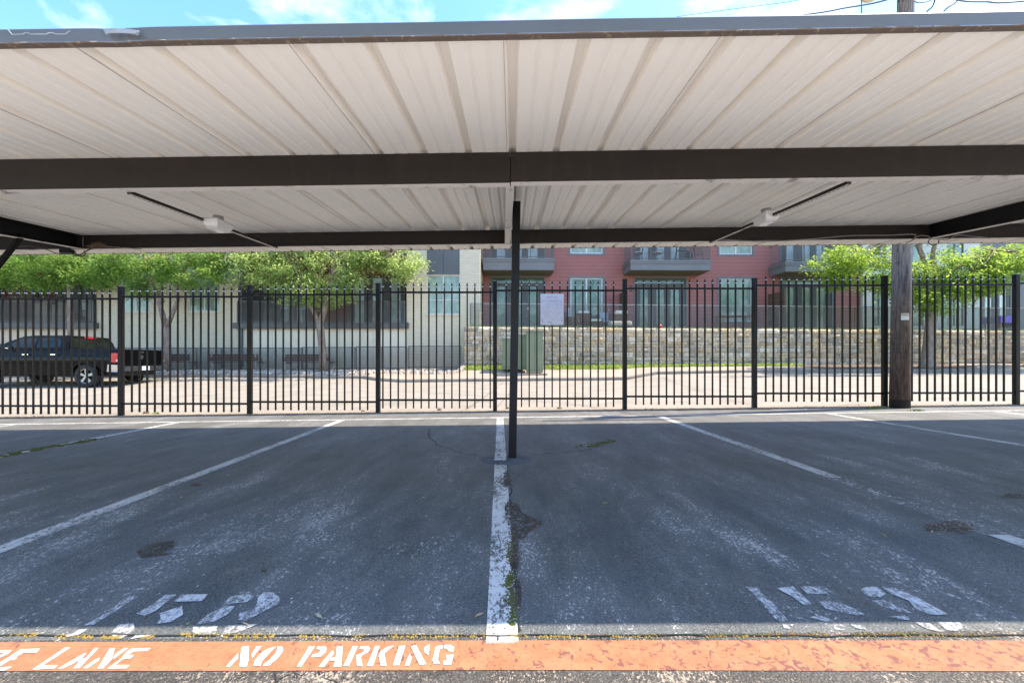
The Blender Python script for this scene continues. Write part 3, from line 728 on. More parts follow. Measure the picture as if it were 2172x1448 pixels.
for (dd, off) in ((0, 0), (1, .0025)):
    for i in range(nd+1):
        d = D0+(D3-D0)*i/nd
        for u, h_, k in us:
            sag = .004*mnoise.noise(Vector((u*.8, d*.7, 3)))
            vs.append(RP(u, d, h_+off+sag))
n_ = len(us)
for s_ in (0, 1):
    b_ = s_*(nd+1)*n_
    for i in range(nd):
        for j in range(n_-1):
            q = (b_+i*n_+j, b_+i*n_+j+1, b_+(i+1)*n_+j+1, b_+(i+1)*n_+j)
            fs.append(q if s_ else q[::-1])
mb.add(vs, fs)
roof = mb.build('roof_panel', M_ceil, port)
mb = MB()                                                  # lapped seams every third rib
for k in range(-51, 52, 3):
    u = c0+k*PIT-.004
    mb.add([RP(u, D0, -.004), RP(u+.002, D0, -.004), RP(u+.002, D3, -.004), RP(u, D3, -.004), RP(u, D0, .0), RP(u+.0028, D0, .0), RP(u+.0028, D3, .0), RP(u, D3, .0)], [(3,2,1,0),(0,1,5,4),(1,2,6,5),(2,3,7,6),(3,0,4,7)])
mb.build('panel_seam', simple('seam edge', (.52, .46, .40), None, 9., .6), port)
# gutter: face, lip
mb = MB(); mlip = MB(); vs = []; vl = []
dent0, dent1 = X(215, 1.88), X(300, 1.88)
us_g = sorted([U0+(U1-U0)*i/90 for i in range(91)]+[dent0-.10+.02*i for i in range(22)])
for u in us_g:
    t = (u-dent0)/(dent1-dent0); dn = math.exp(-((t-.25)/.5)**2)*.010 if -2 < t < 3 else 0
    wob = .002*mnoise.noise(Vector((u*1.3, 0, 0)))
    sagl = -.008*max(0, min(1, (-1.75-u)/.25)) if u < -1.5 else 0
    dtop = -dn*.6+wob; dbot = -dn*.5+wob
    jit = .005*mnoise.noise(Vector((u*30, 4, 0))) if -.3 < t < 1.2 else 0
    base = lambda dd, zz: Vector((u, dd+kR*u, zz+sR*u))
    vs += [base(1.93, 2.506+dtop), base(1.885, 2.510+dtop), base(1.878+jit, 2.502+dtop), base(1.878+jit*1.5, 2.475+dbot), base(1.880+jit*.5, 2.447+dbot)]
    vl += [base(1.880+jit*.5, 2.4465+dbot), base(1.884, 2.4435+dbot), base(1.915, 2.4435+dbot*.3), base(1.915, 2.459)]
ng = len(us_g)
mb.add(vs, [(i*5+j, i*5+j+1, (i+1)*5+j+1, (i+1)*5+j) for i in range(ng-1) for j in range(4)])
mb.build('gutter_face', M_gutter, port)
mlip.add(vl, [(i*4+j, i*4+j+1, (i+1)*4+j+1, (i+1)*4+j) for i in range(ng-1) for j in range(3)])
mlip.build('gutter_lip', M_lip, port)
mb = MB()                                                  # bent patch on the gutter
pp = [(218,61),(240,60),(275,62),(296,65),(292,75),(262,71),(224,73)]
mb.prism([P(a, b, 1.874) for a, b in pp], (0, .002, 0)); mb.prism([P(a, b, 1.870) for a, b in [(224,64),(262,63),(292,68),(286,72),(255,70),(228,71)]], (0, .003, 0))
mb.build('gutter_patch', M_patch, port)
mb = MB()
pts = [(8,57),(16,62),(26,74),(50,73),(52,70),(60,70),(64,73),(98,73),(104,70),(112,70),(118,73),(138,73),(148,66)]
for a, b in zip(pts, pts[1:]): mb.bar(P(a[0], a[1], 1.8755), P(b[0], b[1], 1.8755), .002, .003, (0,1,0))
mb.build('gutter_scratch', simple('scratched metal', (.42, .43, .44), None, 9., .5), port)
mb = MB()                                                  # rear edge trim
for i in range(40):
    u = U0+(U1-U0)*i/40; u2 = U0+(U1-U0)*(i+1)/40
    mb.add([RP(u, D3-.002, -.004), RP(u2, D3-.002, -.004), RP(u2, D3+.006, -.004), RP(u, D3+.006, -.004), RP(u, D3-.002, .0), RP(u2, D3-.002, .0), RP(u2, D3+.006, .042), RP(u, D3+.006, .042)],
           [(0,1,2,3),(4,7,6,5),(0,4,5,1),(2,6,7,3)])
mb.build('rear_trim', M_lip, port)
# beams along the roof
bays = [-17.2, -11.5, -5.73, -.012, 5.53, 11.1, 17.2]
D1, D2 = 3.15, 5.6
def beam(ua, ub, d, h, fl, off=0.):
    def q(u, dd, z): p = RP(u, d); return (p.x, p.y+dd, p.z+z)
    mb = MB(); ua += .004; ub -= .004
    for (y0, y1, z0, z1) in ((0, .006, -h, -.002), (.006, fl, -.008, -.002), (.006, fl, -h+.004, -h+.008), (fl-.005, fl, -h+.008, -h+.025)):
        mb.add([q(ua,y0,z0), q(ub,y0,z0), q(ub,y1,z0), q(ua,y1,z0), q(ua,y0,z1), q(ub,y0,z1), q(ub,y1,z1), q(ua,y1,z1)], [(0,3,2,1),(4,5,6,7),(0,1,5,4),(2,3,7,6),(0,4,7,3),(1,2,6,5)])
    b = mb.build('beam', M_brown, port)
    mb = MB(); z0, z1 = -h-.001, -h+.0035
    mb.add([q(ua,.007,z0), q(ub,.007,z0), q(ub,fl,z0), q(ua,fl,z0), q(ua,.007,z1), q(ub,.007,z1), q(ub,fl,z1), q(ua,fl,z1)], [(0,3,2,1),(4,5,6,7),(0,1,5,4),(2,3,7,6),(0,4,7,3),(1,2,6,5)])
    mb.build('beam_flange', M_flange, b)
for a, b in zip(bays, bays[1:]):
    beam(a, b, D1, .222-(.006 if b < .1 else 0)*-1, .078)
    beam(a, b, D2, .183, .05)
# cross beams
for u in bays[1:-1]:
    vx = -.019; c = u
    mb = MB(); fl_ = MB()
    def pt(t, s, z):
        s -= .048
        d = D1+.084+(D2-D1-.084)*t; p = RP(c+vx*(d-D2)*1.0, d)
        return (p.x+s, p.y, p.z+z)
    ha, hb = .222, .183
    for (s0, s1, za, zb, zc, zd) in ((-.036, -.030, -ha+.004, -.002, -hb+.004, -.002), (-.030, .034, -.008, -.002, -.008, -.002), (-.030, .034, -ha+.004, -ha+.009, -hb+.004, -hb+.009)):
        mb.add([pt(0,s0,za), pt(0,s1,za), pt(0,s1,zb), pt(0,s0,zb), pt(1,s0,zc), pt(1,s1,zc), pt(1,s1,zd), pt(1,s0,zd)], [(0,1,2,3),(4,7,6,5),(0,4,5,1),(1,5,6,2),(2,6,7,3),(3,7,4,0)])
    b = mb.build('cross_beam', M_black, port)
    fl_.add([pt(0,-.035,-ha-.001), pt(0,.034,-ha-.001), pt(0,.034,-ha+.0035), pt(0,-.035,-ha+.0035), pt(1,-.035,-hb-.001), pt(1,.034,-hb-.001), pt(1,.034,-hb+.0035), pt(1,-.035,-hb+.0035)], [(0,1,2,3),(4,7,6,5),(0,4,5,1),(1,5,6,2),(2,6,7,3),(3,7,4,0)])
    fl_.build('beam_flange', M_flange, b)
    # column
    dc = 4.3; lean = .044
    bx = .003 if abs(c) < .1 else c+.05
    gzb = gz(bx)
    mb = MB(); hw = .040
    zt = 2.319+.0722*dc+sR*bx-.03
    yb = dc+kR*bx
    b0 = [(bx-hw, yb-hw, gzb), (bx+hw, yb-hw, gzb), (bx+hw, yb+hw, gzb), (bx-hw, yb+hw, gzb)]
    t0 = [(x+lean, y, zt) for x, y, _ in b0]
    mb.add(b0+t0, [(3,2,1,0),(4,5,6,7),(0,1,5,4),(1,2,6,5),(2,3,7,6),(3,0,4,7)])
    bevel(mb.build('column', M_black, port), .006)
    mb = MB(); rr = .27; vs = [(bx-.05, yb, gzb+.022)]; K = 40
    for ring, (q_, z_) in enumerate(((.55, .020), (.85, .012), (1., -.002))):
        for k in range(K):
            a = 2*math.pi*k/K; wob = 1+.05*mnoise.noise(Vector((math.cos(a)*2, math.sin(a)*2, c)))
            vs.append((bx-.05+rr*q_*wob*math.cos(a), yb+rr*q_*wob*math.sin(a)*.9, gzb+z_))
    fs = [(0, 1+k, 1+(k+1) % K) for k in range(K)]+[(1+r_*K+k, 1+(r_+1)*K+k, 1+(r_+1)*K+(k+1) % K, 1+r_*K+(k+1) % K) for r_ in range(2) for k in range(K)]
    mb.add(vs, fs); mb.build('footing', M_foot, port, True)
    if abs(c) > 1:
        if c < 0: mb = MB(); mb.bar((bx+.02, yb, 1.5), (c-.03, yb+.62, 2.46), .042, .042); mb.build('knee_brace', M_black, port)
linew(-.118, 4.15, 4.45, .12, 'parking_line', M_line_c, .026, 0)
M_slot = simple('slotted rail face', (.5, .45, .4))
_n = M_slot.node_tree; _b = [q for q in _n.nodes if q.type == 'BSDF_PRINCIPLED'][0]
_s = NN(_n, 'ShaderNodeSeparateXYZ'); L(_n, pos(_n), _s.inputs[0])
L(_n, ramp(_n, mth(_n, 'FRACT', mth(_n, 'DIVIDE', _s.outputs[1], .05)), [(.0, (.012, .01, .009)), (.56, (.012, .01, .009)), (.58, (.72, .65, .58))]), _b.inputs['Base Color'])
# light strut rails with slotted undersides
def strut(u, vx, label):
    a = RP(u, D1+.08, -.235); b = RP(u+vx*(D2-D1), D2+.03, -.19)
    mb = MB(); mb.bar(a, b, .030, .026); s = mb.build('light_rail', M_brown, port)
    d = (b-a); d.normalize(); dn = Vector((0, 0, -.0145)); q = None
    for off in (-.0105, .0105):
        mb = MB(); mb.bar(a+dn+Vector((off, 0, 0)), b+dn+Vector((off, 0, 0)), .008, .003); mb.build('lip', M_flange, s)
    mb = MB(); mb.bar(a+dn, b+dn, .0135, .0026); mb.build('slotted_face', M_slot, s)
    return a, b
sa = strut(X(265, D1+.08), -.08, ''); sb_ = strut(X(1795, D1+.08), .03, '')
# light fixtures
def fixture(px, py, d, label):
    K = .76
    c = P(px, py, d)
    e = empty('light_fixture', c, label, 'light fixture', 'light fixtures under the carport roof')
    x, y, z = c
    def ring(w_, l_, zz): return [(x-w_, y-l_, z+zz), (x+w_, y-l_, z+zz), (x+w_, y+l_, z+zz), (x-w_, y+l_, z+zz)]
    mb = MB(); mb.box(x-.105, x+.105, y-.165, y+.165, z, z+.016); bevel(mb.build('base_plate', M_cushg if False else M_wframe, e), .005)
    mb = MB(); levels = [(.098, .155, 0.), (.094, .15, -.045), (.082, .135, -.085), (.066, .112, -.112), (.05, .09, -.118)]
    vs = [p for l in levels for p in ring(*l)]
    fs = [(4*i+j, 4*i+4+j, 4*i+4+(j+1) % 4, 4*i+(j+1) % 4) for i in range(4) for j in range(4)]+[(16, 17, 18, 19)]
    mb.add(vs, fs); bevel(mb.build('lens', M_lens, e), .006)
    mb = MB(); mb.tube([(x, y, z+.018), (x, y, z+.085)], .062, 20); mb.build('junction_box', M_benchm, e)
    for sx in (-1, 1):
        for sy in (-.7, 0, .7): mb = MB(); mb.tube([(x+sx*.099, y+sy*.15, z-.004), (x+sx*.099, y+sy*.15, z+.002)], .004, 8); mb.build('screw', M_benchm, e)
    e.scale = (K, K, K*.95)
fixture(463, 472, 4.25, 'clear wraparound light fixture hanging from the left rail under the carport')
fixture(1625, 457, 4.28, 'clear wraparound light fixture hanging from the right rail under the carport')
# cables by the beams
def cable(name, pts, r, mat, label, cat='cable', group=None, n=6):
    pts = [Vector(p) for p in pts]; out = []
    for i in range(len(pts)-1):
        p0 = pts[max(i-1, 0)]; p1 = pts[i]; p2 = pts[i+1]; p3 = pts[min(i+2, len(pts)-1)]
        for k in range(6):
            t = k/6; out.append(.5*((2*p1)+(p2-p0)*t+(2*p0-5*p1+4*p2-p3)*t*t+(3*p1-p0-3*p2+p3)*t**3))
    out.append(pts[-1]); mb = MB(); mb.tube(out, r, n)
    return tag(mb.build(name, mat, None, True), label, cat, group)
cg = 'loose cables under the carport beams'
cable('cable', [P(a, b, 5.45) for a, b in [(28,525),(60,522),(95,528),(120,537),(150,538),(168,540),(185,532),(210,520)]], .006, M_cable, 'black cable sagging under the left beam joint', group=cg)
cable('cable', [P(a, b, 5.40) for a, b in [(160,533),(163,541),(174,543.5),(181,538),(178,531)]], .006, M_cable, 'black cable loop hanging at the left beam joint', group=cg)
cable('cable', [P(a, b, 5.5) for a, b in [(175,537),(192,527),(205,521),(240,524),(300,528)]], .005, M_cable_g, 'grey cable running right from the bird nest', group=cg)
cable('cable', [P(a, b, 5.45) for a, b in [(1530,508),(1620,512),(1720,507),(1800,500),(1880,499),(1936,497),(1941,503),(1934,510),(1922,515)]], .007, M_cable_g, 'long pale grey cable looping along the right rear beam', group=cg)
cable('cable', [P(a, b, 5.42) for a, b in [(1938,508),(1950,500),(1968,501),(1978,506),(2010,508),(2030,499),(2060,501),(2100,505)]], .006, M_cable_g, 'wavy grey cable right of the right beam joint', group=cg)
cable('cable', [P(a, b, 5.38) for a, b in [(1974,505),(1969,514),(1978,520),(1990,516),(1991,509)]], .006, M_cable, 'black cable loop hanging at the right beam joint', group=cg)
mb = MB(); c = P(139, 533.5, 5.42); mb.box(c.x-.055, c.x+.09, c.y-.03, c.y+.03, c.z-.022, c.z+.028)
bevel(tag(mb.build('junction_box', M_black), 'small black electrical box under the left beam joint', 'junction box'), .004)
r_ = random.Random(4); mb = MB(); c = P(207, 524, 5.48)
for _ in range(260):
    a = r_.uniform(0, 6.28); b = r_.gauss(0, .5); rr = r_.uniform(.02, .075)
    p = c+Vector((math.cos(a)*rr, math.sin(a)*rr*.5, abs(r_.gauss(0, .02)))); q = p+Vector((r_.gauss(0, .04), r_.gauss(0, .02), r_.gauss(0, .014)))
    mb.bar(p, q, .0025, .0025)
tag(mb.build('bird_nest', M_nest), 'small straw bird nest tucked on the left rear beam', 'nest')

# ------------------------------------------------------------------ iron fence
PP = [-18, 257, 530, 802, 1050, 1325, 1600, 1876, 2155, 2430]
RT = [637, 633.7, 629.4, 625, 620, 616.3, 612, 605.3, 603.9, 601]
RB = [864, 860.5, 856, 852, 848, 845, 840.5, 834, 833, 829]
PTOP = [611, 608, 605, 601, 597, 592, 590, 585, 582, 579]; PBOT = [885, 882, 878, 874, 871, 868, 862, 860, 857, 853]
fence = empty('iron_fence', (0, YF, gz(0)), 'black iron picket fence with spear tops stepping up to the right', 'fence')
xsP = [X(p, YF) for p in PP]
step = (xsP[-1]-xsP[0])/9
PPx = [xsP[0]-step]+xsP
for i, x in enumerate(xsP):
    zt = Z(PTOP[i], YF-.04); zb = gz(x)-.03
    mb = MB(); mb.box(x-.039, x+.039, YF-.039, YF+.039, zb, zt-.008); p = bevel(mb.build('fence_post', M_fence, fence), .003)
    mb = MB(); mb.box(x-.045, x+.045, YF-.045, YF+.045, zt-.012, zt+.006); mb.add([(x-.045,YF-.045,zt+.006),(x+.045,YF-.045,zt+.006),(x+.045,YF+.045,zt+.006),(x-.045,YF+.045,zt+.006),(x,YF,zt+.018)], [(0,1,4),(1,2,4),(2,3,4),(3,0,4)])
    mb.build('post_cap', M_fence, p)
def spear(mb, mc, x, z):                                    # z = top of the square picket
    y = YF
    lv = [(.009, 0), (.013, .012), (.017, .03), (.021, .045), (.014, .075), (.004, .108), (.0008, .116)]
    vs = [(x+a*s*k, y+b*s*k, z+h) for s, h in lv for a, b, k in ((-1,-1,.8),(1,-1,.8),(1,1,.8),(-1,1,.8))]
    mb.add(vs, [(4*i+j, 4*i+(j+1) % 4, 4*i+4+(j+1) % 4, 4*i+4+j) for i in range(len(lv)-1) for j in range(4)])
    mb.cur = 1
    mb.add([(x-.015,y-.019,z+.026),(x,y-.022,z+.012),(x+.015,y-.019,z+.026),(x,y-.021,z+.040)], [(0,1,2,3)])  # pale diamond on the front paints a sun glint
    mb.box(x-.016, x+.016, y-.016, y+.016, z+.022, z+.03); mb.cur = 0
for i in range(-1, 9):
    xa, xb = (xsP[i], xsP[i+1]) if i >= 0 else (xsP[0]-step, xsP[0])
    k = max(i, 0)
    if i == -1: zt = Z(637.5, YF); zb = Z(864.5, YF)
    else:
        zt = Z(RT[i], YF); zb = Z(RB[i], YF)
    if i == 0: zt = Z(633.7, YF); zb = Z(860.5, YF)
    # table is per panel: panel i spans post i..i+1
    zt = Z([633.7,629.4,625,620,616.3,612,605.3,603.9,601][i] if i >= 0 else 637.5, YF); zb = Z([860.5,856,852,848,845,840.5,834,833,829][i] if i >= 0 else 864.5, YF)
    mb = MB(); mc = MB(); g_ = (xb-xa-.08)/15.6; xm = (xa+xb)/2
    for q in range(15):
        x = xm+(q-7)*.1530*(step/2.56)
        mb.box(x-.0125, x+.0125, YF-.0125, YF+.0125, zb-.165, zt+.085); spear(mb, mc, x, zt+.085)
    pn = mb.build('fence_panel', M_fence, fence, False, M_collar_glint)
    for z_ in (zt, zb):
        mb = MB(); mb.box(xa+.039, xb-.039, YF-.019, YF+.019, z_-.019, z_+.019); bevel(mb.build('rail', M_fence, pn), .003)
# sign on the fence
c0_ = P(1170.5, 656, YF-.02)
sg = empty('warning_sign', (c0_.x, YF-.03, Z(689, YF-.03)), 'faded white notice sign with worn reddish print tied to the fence', 'sign')
x0, x1 = X(1146.5, YF-.03), X(1195.5, YF-.03); z0, z1 = Z(689, YF-.03), Z(623, YF-.03)
mb = MB(); mb.box(x0, x1, YF-.034, YF-.030, z0, z1); mb.build('sign_board', M_sign, sg)
def SZ(zx, zy): return Vector((X(1135+zx*70/1126, YF-.034), 0, Z(610+zy*90/1448, YF-.034)))
def smark(pts, wd, mat_list, y=YF-.0352):
    for a, b in zip(pts, pts[1:]):
        p = SZ(*a); q = SZ(*b); p.y = q.y = y; mat_list.bar(p, q, .0012, wd, (0,0,1))
mr = MB()
smark([(380,350),(440,315),(520,320),(570,300)], .006, mr); smark([(450,350),(480,375)], .008, mr)
smark([(235,500),(245,450),(400,445),(560,440),(720,445),(850,455),(890,500),(905,560),(870,625)], .005, mr)
smark([(860,460),(890,510)], .008, mr)
smark([(240,1060),(255,1130),(265,1190)], .010, mr); smark([(270,1180),(400,1210),(600,1215)], .003, mr); smark([(430,1160),(500,1170),(590,1210)], .007, mr); smark([(870,1010),(905,1100),(910,1170)], .008, mr)
smark([(640,320),(700,300),(770,320),(700,345),(640,330)], .004, mr)
mr.build('worn_border_print', M_signw, sg)
ml = MB(); r_ = random.Random(3)
for (ya, xa_, xb_, h_) in ((490,450,740,26),(545,380,820,28),(600,330,780,28),(655,270,880,26),(720,240,880,30),(832,300,880,26),(890,280,880,28),(952,320,860,26),(1010,300,760,20),(1080,350,820,18)):
    xx = xa_
    while xx < xb_:
        wl = r_.uniform(12, 30)
        if r_.random() > .22:
            p = SZ(xx, ya-h_/2); q = SZ(xx+wl, ya+h_/2); mid_ = (p.z+q.z)/2
            ml.box(p.x, q.x, YF-.0350, YF-.0341, p.z-.0015, p.z+.0010)
            if r_.random() > .4: ml.box(p.x, p.x+.0018, YF-.0350, YF-.0341, q.z, p.z)
            if r_.random() > .5: ml.box(p.x, q.x, YF-.0350, YF-.0341, q.z-.0010, q.z+.0012)
        xx += wl+r_.uniform(5, 12)
ml.build('worn_print', M_signt, sg)
for zy in (297, 1112):
    mb = MB(); p = SZ(578, zy); mb.ball((p.x, YF-.037, p.z), .006, 10, 6); mb.build('bolt', M_black, sg)

# ------------------------------------------------------------------ utility pole and wires
pd = 8.15; pxc = X(1908, pd); ub = empty('utility_pole', (pxc, pd, gz(pxc)), 'tall weathered wooden utility pole standing in front of the fence', 'utility pole')
mb = MB(); pts = []; rs = []
for i in range(40):
    z = gz(pxc)-.02+i*.25; t = z/8.; pts.append((pxc+.012*t*t+(X(1920,pd)-pxc)*min(1.2, t), pd, z)); rs.append(.158-.030*t+.003*mnoise.noise(Vector((z*2, 0, 0))))
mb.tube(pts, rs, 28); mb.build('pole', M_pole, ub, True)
mb = MB(); tz0, tz1 = Z(678, pd-.2), Z(663.5, pd-.2); tx0, tx1 = X(1913, pd-.15), X(1927, pd-.15)
vsT = []
for i in range(5):
    t = i/4; x = tx0+(tx1-tx0)*t; yy = pd-math.sqrt(max(.0005, .165**2-(x-pxc-.008)**2)); vsT += [(x, yy, tz0), (x, yy, tz1)]
mb.add(vsT, [(2*i, 2*i+2, 2*i+3, 2*i+1) for i in range(4)]); tg = mb.build('pole_tag', M_tagw, ub)
mb = MB(); mb.add([(x, y-.0015, z if k % 2 else tz0+(tz1-tz0)*.58) for k, (x, y, z) in enumerate([(v[0], v[1], v[2]-.004) for v in vsT])], [(2*i, 2*i+2, 2*i+3, 2*i+1) for i in range(4)]); mb.build('tag_print', M_tagb, tg)
top = Vector(pts[-1])
mb = MB(); mb.bar(top+Vector((-1.1, -.24, -.5)), top+Vector((1.1, -.24, -.5)), .09, .11); mb.build('crossarm', M_pole, ub)
mb = MB()
for s_ in (-.95, -.45, .45, .95): mb.tube([top+Vector((s_, -.24, -.45)), top+Vector((s_, -.24, -.37)), top+Vector((s_, -.24, -.30))], [.05, .03, .045], 12)
mb.build('insulator', M_cushg, ub)
lc = P(1850, -10, pd)
mb = MB(); mb.tube([top+Vector((0, 0, -1.6)), Vector((lc.x+.1, pd, lc.z+.45)), Vector((lc.x-.0, pd, lc.z+.3))], .03, 10); arm = mb.build('lamp_arm', M_benchm, ub)
mb = MB(); mb.ball((lc.x, pd, lc.z+.08), .20, 20, 12, (1, 1, .85)); mb.build('lamp_bowl', M_lampg, arm, True)
mb = MB(); mb.tube([P(1827.5, -30, pd), P(1827.5, 60, pd)], .011, 8); mb.build('hanging_conduit', M_lip, arm)
ug = 'overhead wires at the utility pole'
cable('overhead_wire', [P(1435, 36, 14.), P(1560, 19, 13.6), P(1700, 0, 13.), P(1908, -40, 12.5), P(2500, -110, 12)], .007, M_cable, 'thin black overhead wire rising to the right across the sky', 'wire', ug)
cable('overhead_wire', [P(1400, 60, 15.), P(1560, 50, 12.5), P(1728, 29, 10.5), P(1790, 18, 9.6), P(1850, 8, 8.8), P(1895, -4, 8.2)], .016, M_lip, 'thick brown twisted wire slung to the left side of the utility pole', 'wire', ug)
cable('overhead_wire', [P(1925, -20, 8.1), P(1940, 3, 8.1), P(1955, 6, 8.1), P(1975, 1, 8.1), P(1990, -12, 8.1)], .010, M_lip, 'brown wire with a clamp just right of the pole', 'wire', ug)
cable('overhead_wire', [P(1980, -40, 8.1), P(1983, -5, 8.1), P(1978, 14, 8.1), P(1965, 27, 8.1), P(1948, 60, 8.1), P(1925, 150, 8.1)], .014, M_cable, 'black drop wire curving down to the pole', 'wire', ug)
cable('overhead_wire', [P(2060, -40, 8.1), P(2031, 2, 8.1), P(2002, 25, 8.1), P(1960, 90, 8.1), P(1930, 200, 8.1)], .014, M_cable, 'black drop wire slanting in from the upper right of the pole', 'wire', ug)
cable('overhead_wire', [P(1985, -12, 8.1), P(2040, 2, 8.4), P(2090, 4, 8.8), P(2172, 3, 9.2), P(2500, -30, 11)], .016, M_cable, 'thick twisted black wire running off to the right', 'wire', ug)

# ------------------------------------------------------------------ walls with openings
def wallh(mb, x0, x1, z0, z1, holes, y0, y1, c=None):
    zs = sorted(set([z0, z1]+[min(max(h[2], z0), z1) for h in holes]+[min(max(h[3], z0), z1) for h in holes]))
    for za, zb in zip(zs, zs[1:]):
        zm = (za+zb)/2; hs = sorted([(max(h[0], x0), min(h[1], x1)) for h in holes if h[2] < zm < h[3]])
        cur = x0
        for a, b in hs:
            if a > cur+1e-4: mb.box(cur, a, y0, y1, za, zb, c)
            cur = max(cur, b)
        if cur < x1-1e-4: mb.box(cur, x1, y0, y1, za, zb, c)
def window(parent, x0, x1, z0, z1, y, mats=(None, None), mull=1, trim=None, fw=.045, sash=None):
    fm, gm = mats; mb = MB(); xs_ = [x0+(x1-x0)*i/(mull+1) for i in range(mull+2)]
    hs = []
    for i in range(mull+1):
        a = xs_[i]+(fw if i == 0 else fw*.6); b = xs_[i+1]-(fw if i == mull else fw*.6)
        if sash: hs += [(a, b, z0+fw, sash-fw*.4), (a, b, sash+fw*.4, z1-fw)]
        else: hs.append((a, b, z0+fw, z1-fw))
    wallh(mb, x0, x1, z0, z1, hs, y+.035, y+.09); wf = mb.build('window', fm, parent)
    mb = MB(); mb.box(x0+fw*.5, x1-fw*.5, y+.066, y+.074, z0+fw*.5, z1-fw*.5); mb.build('pane', gm, wf)
    if trim:
        mb = MB(); t = trim[1]; wallh(mb, x0-t, x1+t, z0-t, z1+t, [(x0, x1, z0, z1)], y-.025, y+.034); mb.build('window_trim', trim[0], wf)
    return wf
def doors(parent, x0, x1, z0, z1, y, panes, ztr=None, fm=None, gm=None, trim=None, name='door'):
    mb = MB(); hs = [(a, b, z0+.18, (ztr-.06 if ztr else z1-.1)) for a, b in panes]
    if ztr: hs.append((x0+.06, x1-.06, ztr+.12, z1-.06))
    wallh(mb, x0, x1, z0, z1, hs, y+.02, y+.09); d = mb.build(name, fm, parent)
    mb = MB(); mb.box(x0+.03, x1-.03, y+.06, y+.068, z0+.1, z1-.03); mb.build('pane', gm, d)
    mb = MB(); cx = (panes[-1][0]-.09); mb.tube([(cx, y+.02, z0+.98), (cx, y-.03, z0+.98), (cx+.09, y-.03, z0+.98)], .012, 8); mb.ball((cx, y-.002, z0+1.1), .028, 10, 6); mb.build('handle', M_rim, d)
    if trim:
        mb = MB(); t = trim[1]; wallh(mb, x0-t, x1+t, z0, z1+t, [(x0, x1, z0-1, z1)], y-.025, y+.019); mb.build('door_trim', trim[0], d)
    return d
def railing(name, parent, x0, x1, y, z0, z1, ps, label=None, cat=None, slope=0., wire=.055, top=None, side=None, yk=0.):
    """mesh-filled railing; slope per metre x, yk yaw"""
    xm = (x0+x1)/2
    if parent is None:
        e = empty(name, (xm, y+yk*xm, z0+slope*xm), label, cat)
    else:
        e = empty(name, (0, 0, 0), None, None); e.parent = parent
        org = Vector((0, 0, 0)); o = parent
        while o: org += o.location; o = o.parent
        e.location = Vector((xm, y+yk*xm, z0))-org
    pt = lambda x, z, dy=0: Vector((x, y+yk*x+dy, z+slope*x))
    for x in ps:
        mb = MB(); mb.box(x-.02, x+.02, y+yk*x-.02, y+yk*x+.02, z0+slope*x-.04, z1+slope*x); mb.build('post', M_rail, e)
    mb = MB(); mb.bar(pt(x0, z1+.021), pt(x1, z1+.021), .05, .04); mb.build('top_rail', top or M_railL, e)
    mb = MB(); mb.bar(pt(x0, z0+.06), pt(x1, z0+.06), .04, .04); mb.build('bottom_rail', M_rail, e)
    mb = MB(); n = int((x1-x0)/wire)
    for i in range(n+1):
        x = x0+(x1-x0)*i/n; mb.bar(pt(x, z0+.08), pt(x, z1), .010, .010)
    m_ = int((z1-z0-.08)/wire)
    for i in range(m_+1):
        z = z0+.08+(z1-z0-.08)*i/m_; mb.bar(pt(x0, z, -.004), pt(x1, z, -.004), .010, .010)
    mb.build('wire_mesh', M_wire, e)
    return e

# ---- left building (facade at y=21)
yl = 21.0
lb = empty('apartment_building', (X(600, yl), yl, .5), 'cream brick apartment building with recessed balconies behind the trees', 'building')
xA = [X(p, yl) for p in (-900, -80, 205, 505, 862, 1018)]
zb_ = .35; ZT = 12.2; FH = 3.55
mb = MB(); wins = []
for fl_ in range(3):
    dz_ = FH*fl_
    for a, b in ((255, 318), (398, 466)): wins.append((X(a, yl), X(b, yl), Z(661, yl)+dz_, Z(578, yl)+dz_+(0 if fl_ else 0)))
wl = [w_ for w_ in wins]
wallh(mb, xA[2], xA[3], zb_, ZT, wl, yl, yl+.3); mb.build('brick_wall', M_brick, lb); mb = MB()
w3 = [(X(905, yl), X(975, yl), Z(666, yl)+FH*k, Z(583, yl)+FH*k) for k in range(3)]
hp = [(w_[0], w_[1], w_[3]+.02, w_[2]+FH-.02) for w_ in w3[:2]]
wallh(mb, xA[4], xA[5], zb_, ZT, w3+hp, yl, yl+.3)
mb.box(xA[5]-.3, xA[5], yl+.3, yl+6, zb_, ZT); mb.build('brick_wall', M_brick, lb); mb = MB()
wallh(mb, xA[0], xA[1], zb_, ZT, [], yl, yl+.3)
mb.build('brick_wall', M_brick, lb)
for h in hp:
    mb = MB(); m_ = (h[0]+h[1])/2; mb.box(h[0]+.005, m_-.008, yl+.03, yl+.08, h[2], h[3]); mb.box(m_+.008, h[1]-.005, yl+.03, yl+.08, h[2], h[3]); mb.box(h[0], h[1], yl+.085, yl+.12, h[2], h[3]); mb.build('spandrel_panel', M_dgrey, lb)
for w_ in wins+w3:
    window(lb, *w_, yl+.02, (M_wframe, M_gl_blind), 1, None, .05, sash=w_[2]+(w_[3]-w_[2])*.36)
    mb = MB(); mb.box(w_[0]-.04, w_[1]+.04, yl-.05, yl+.03, w_[2]-.09, w_[2]-.005); mb.build('window_sill', M_brick, lb)
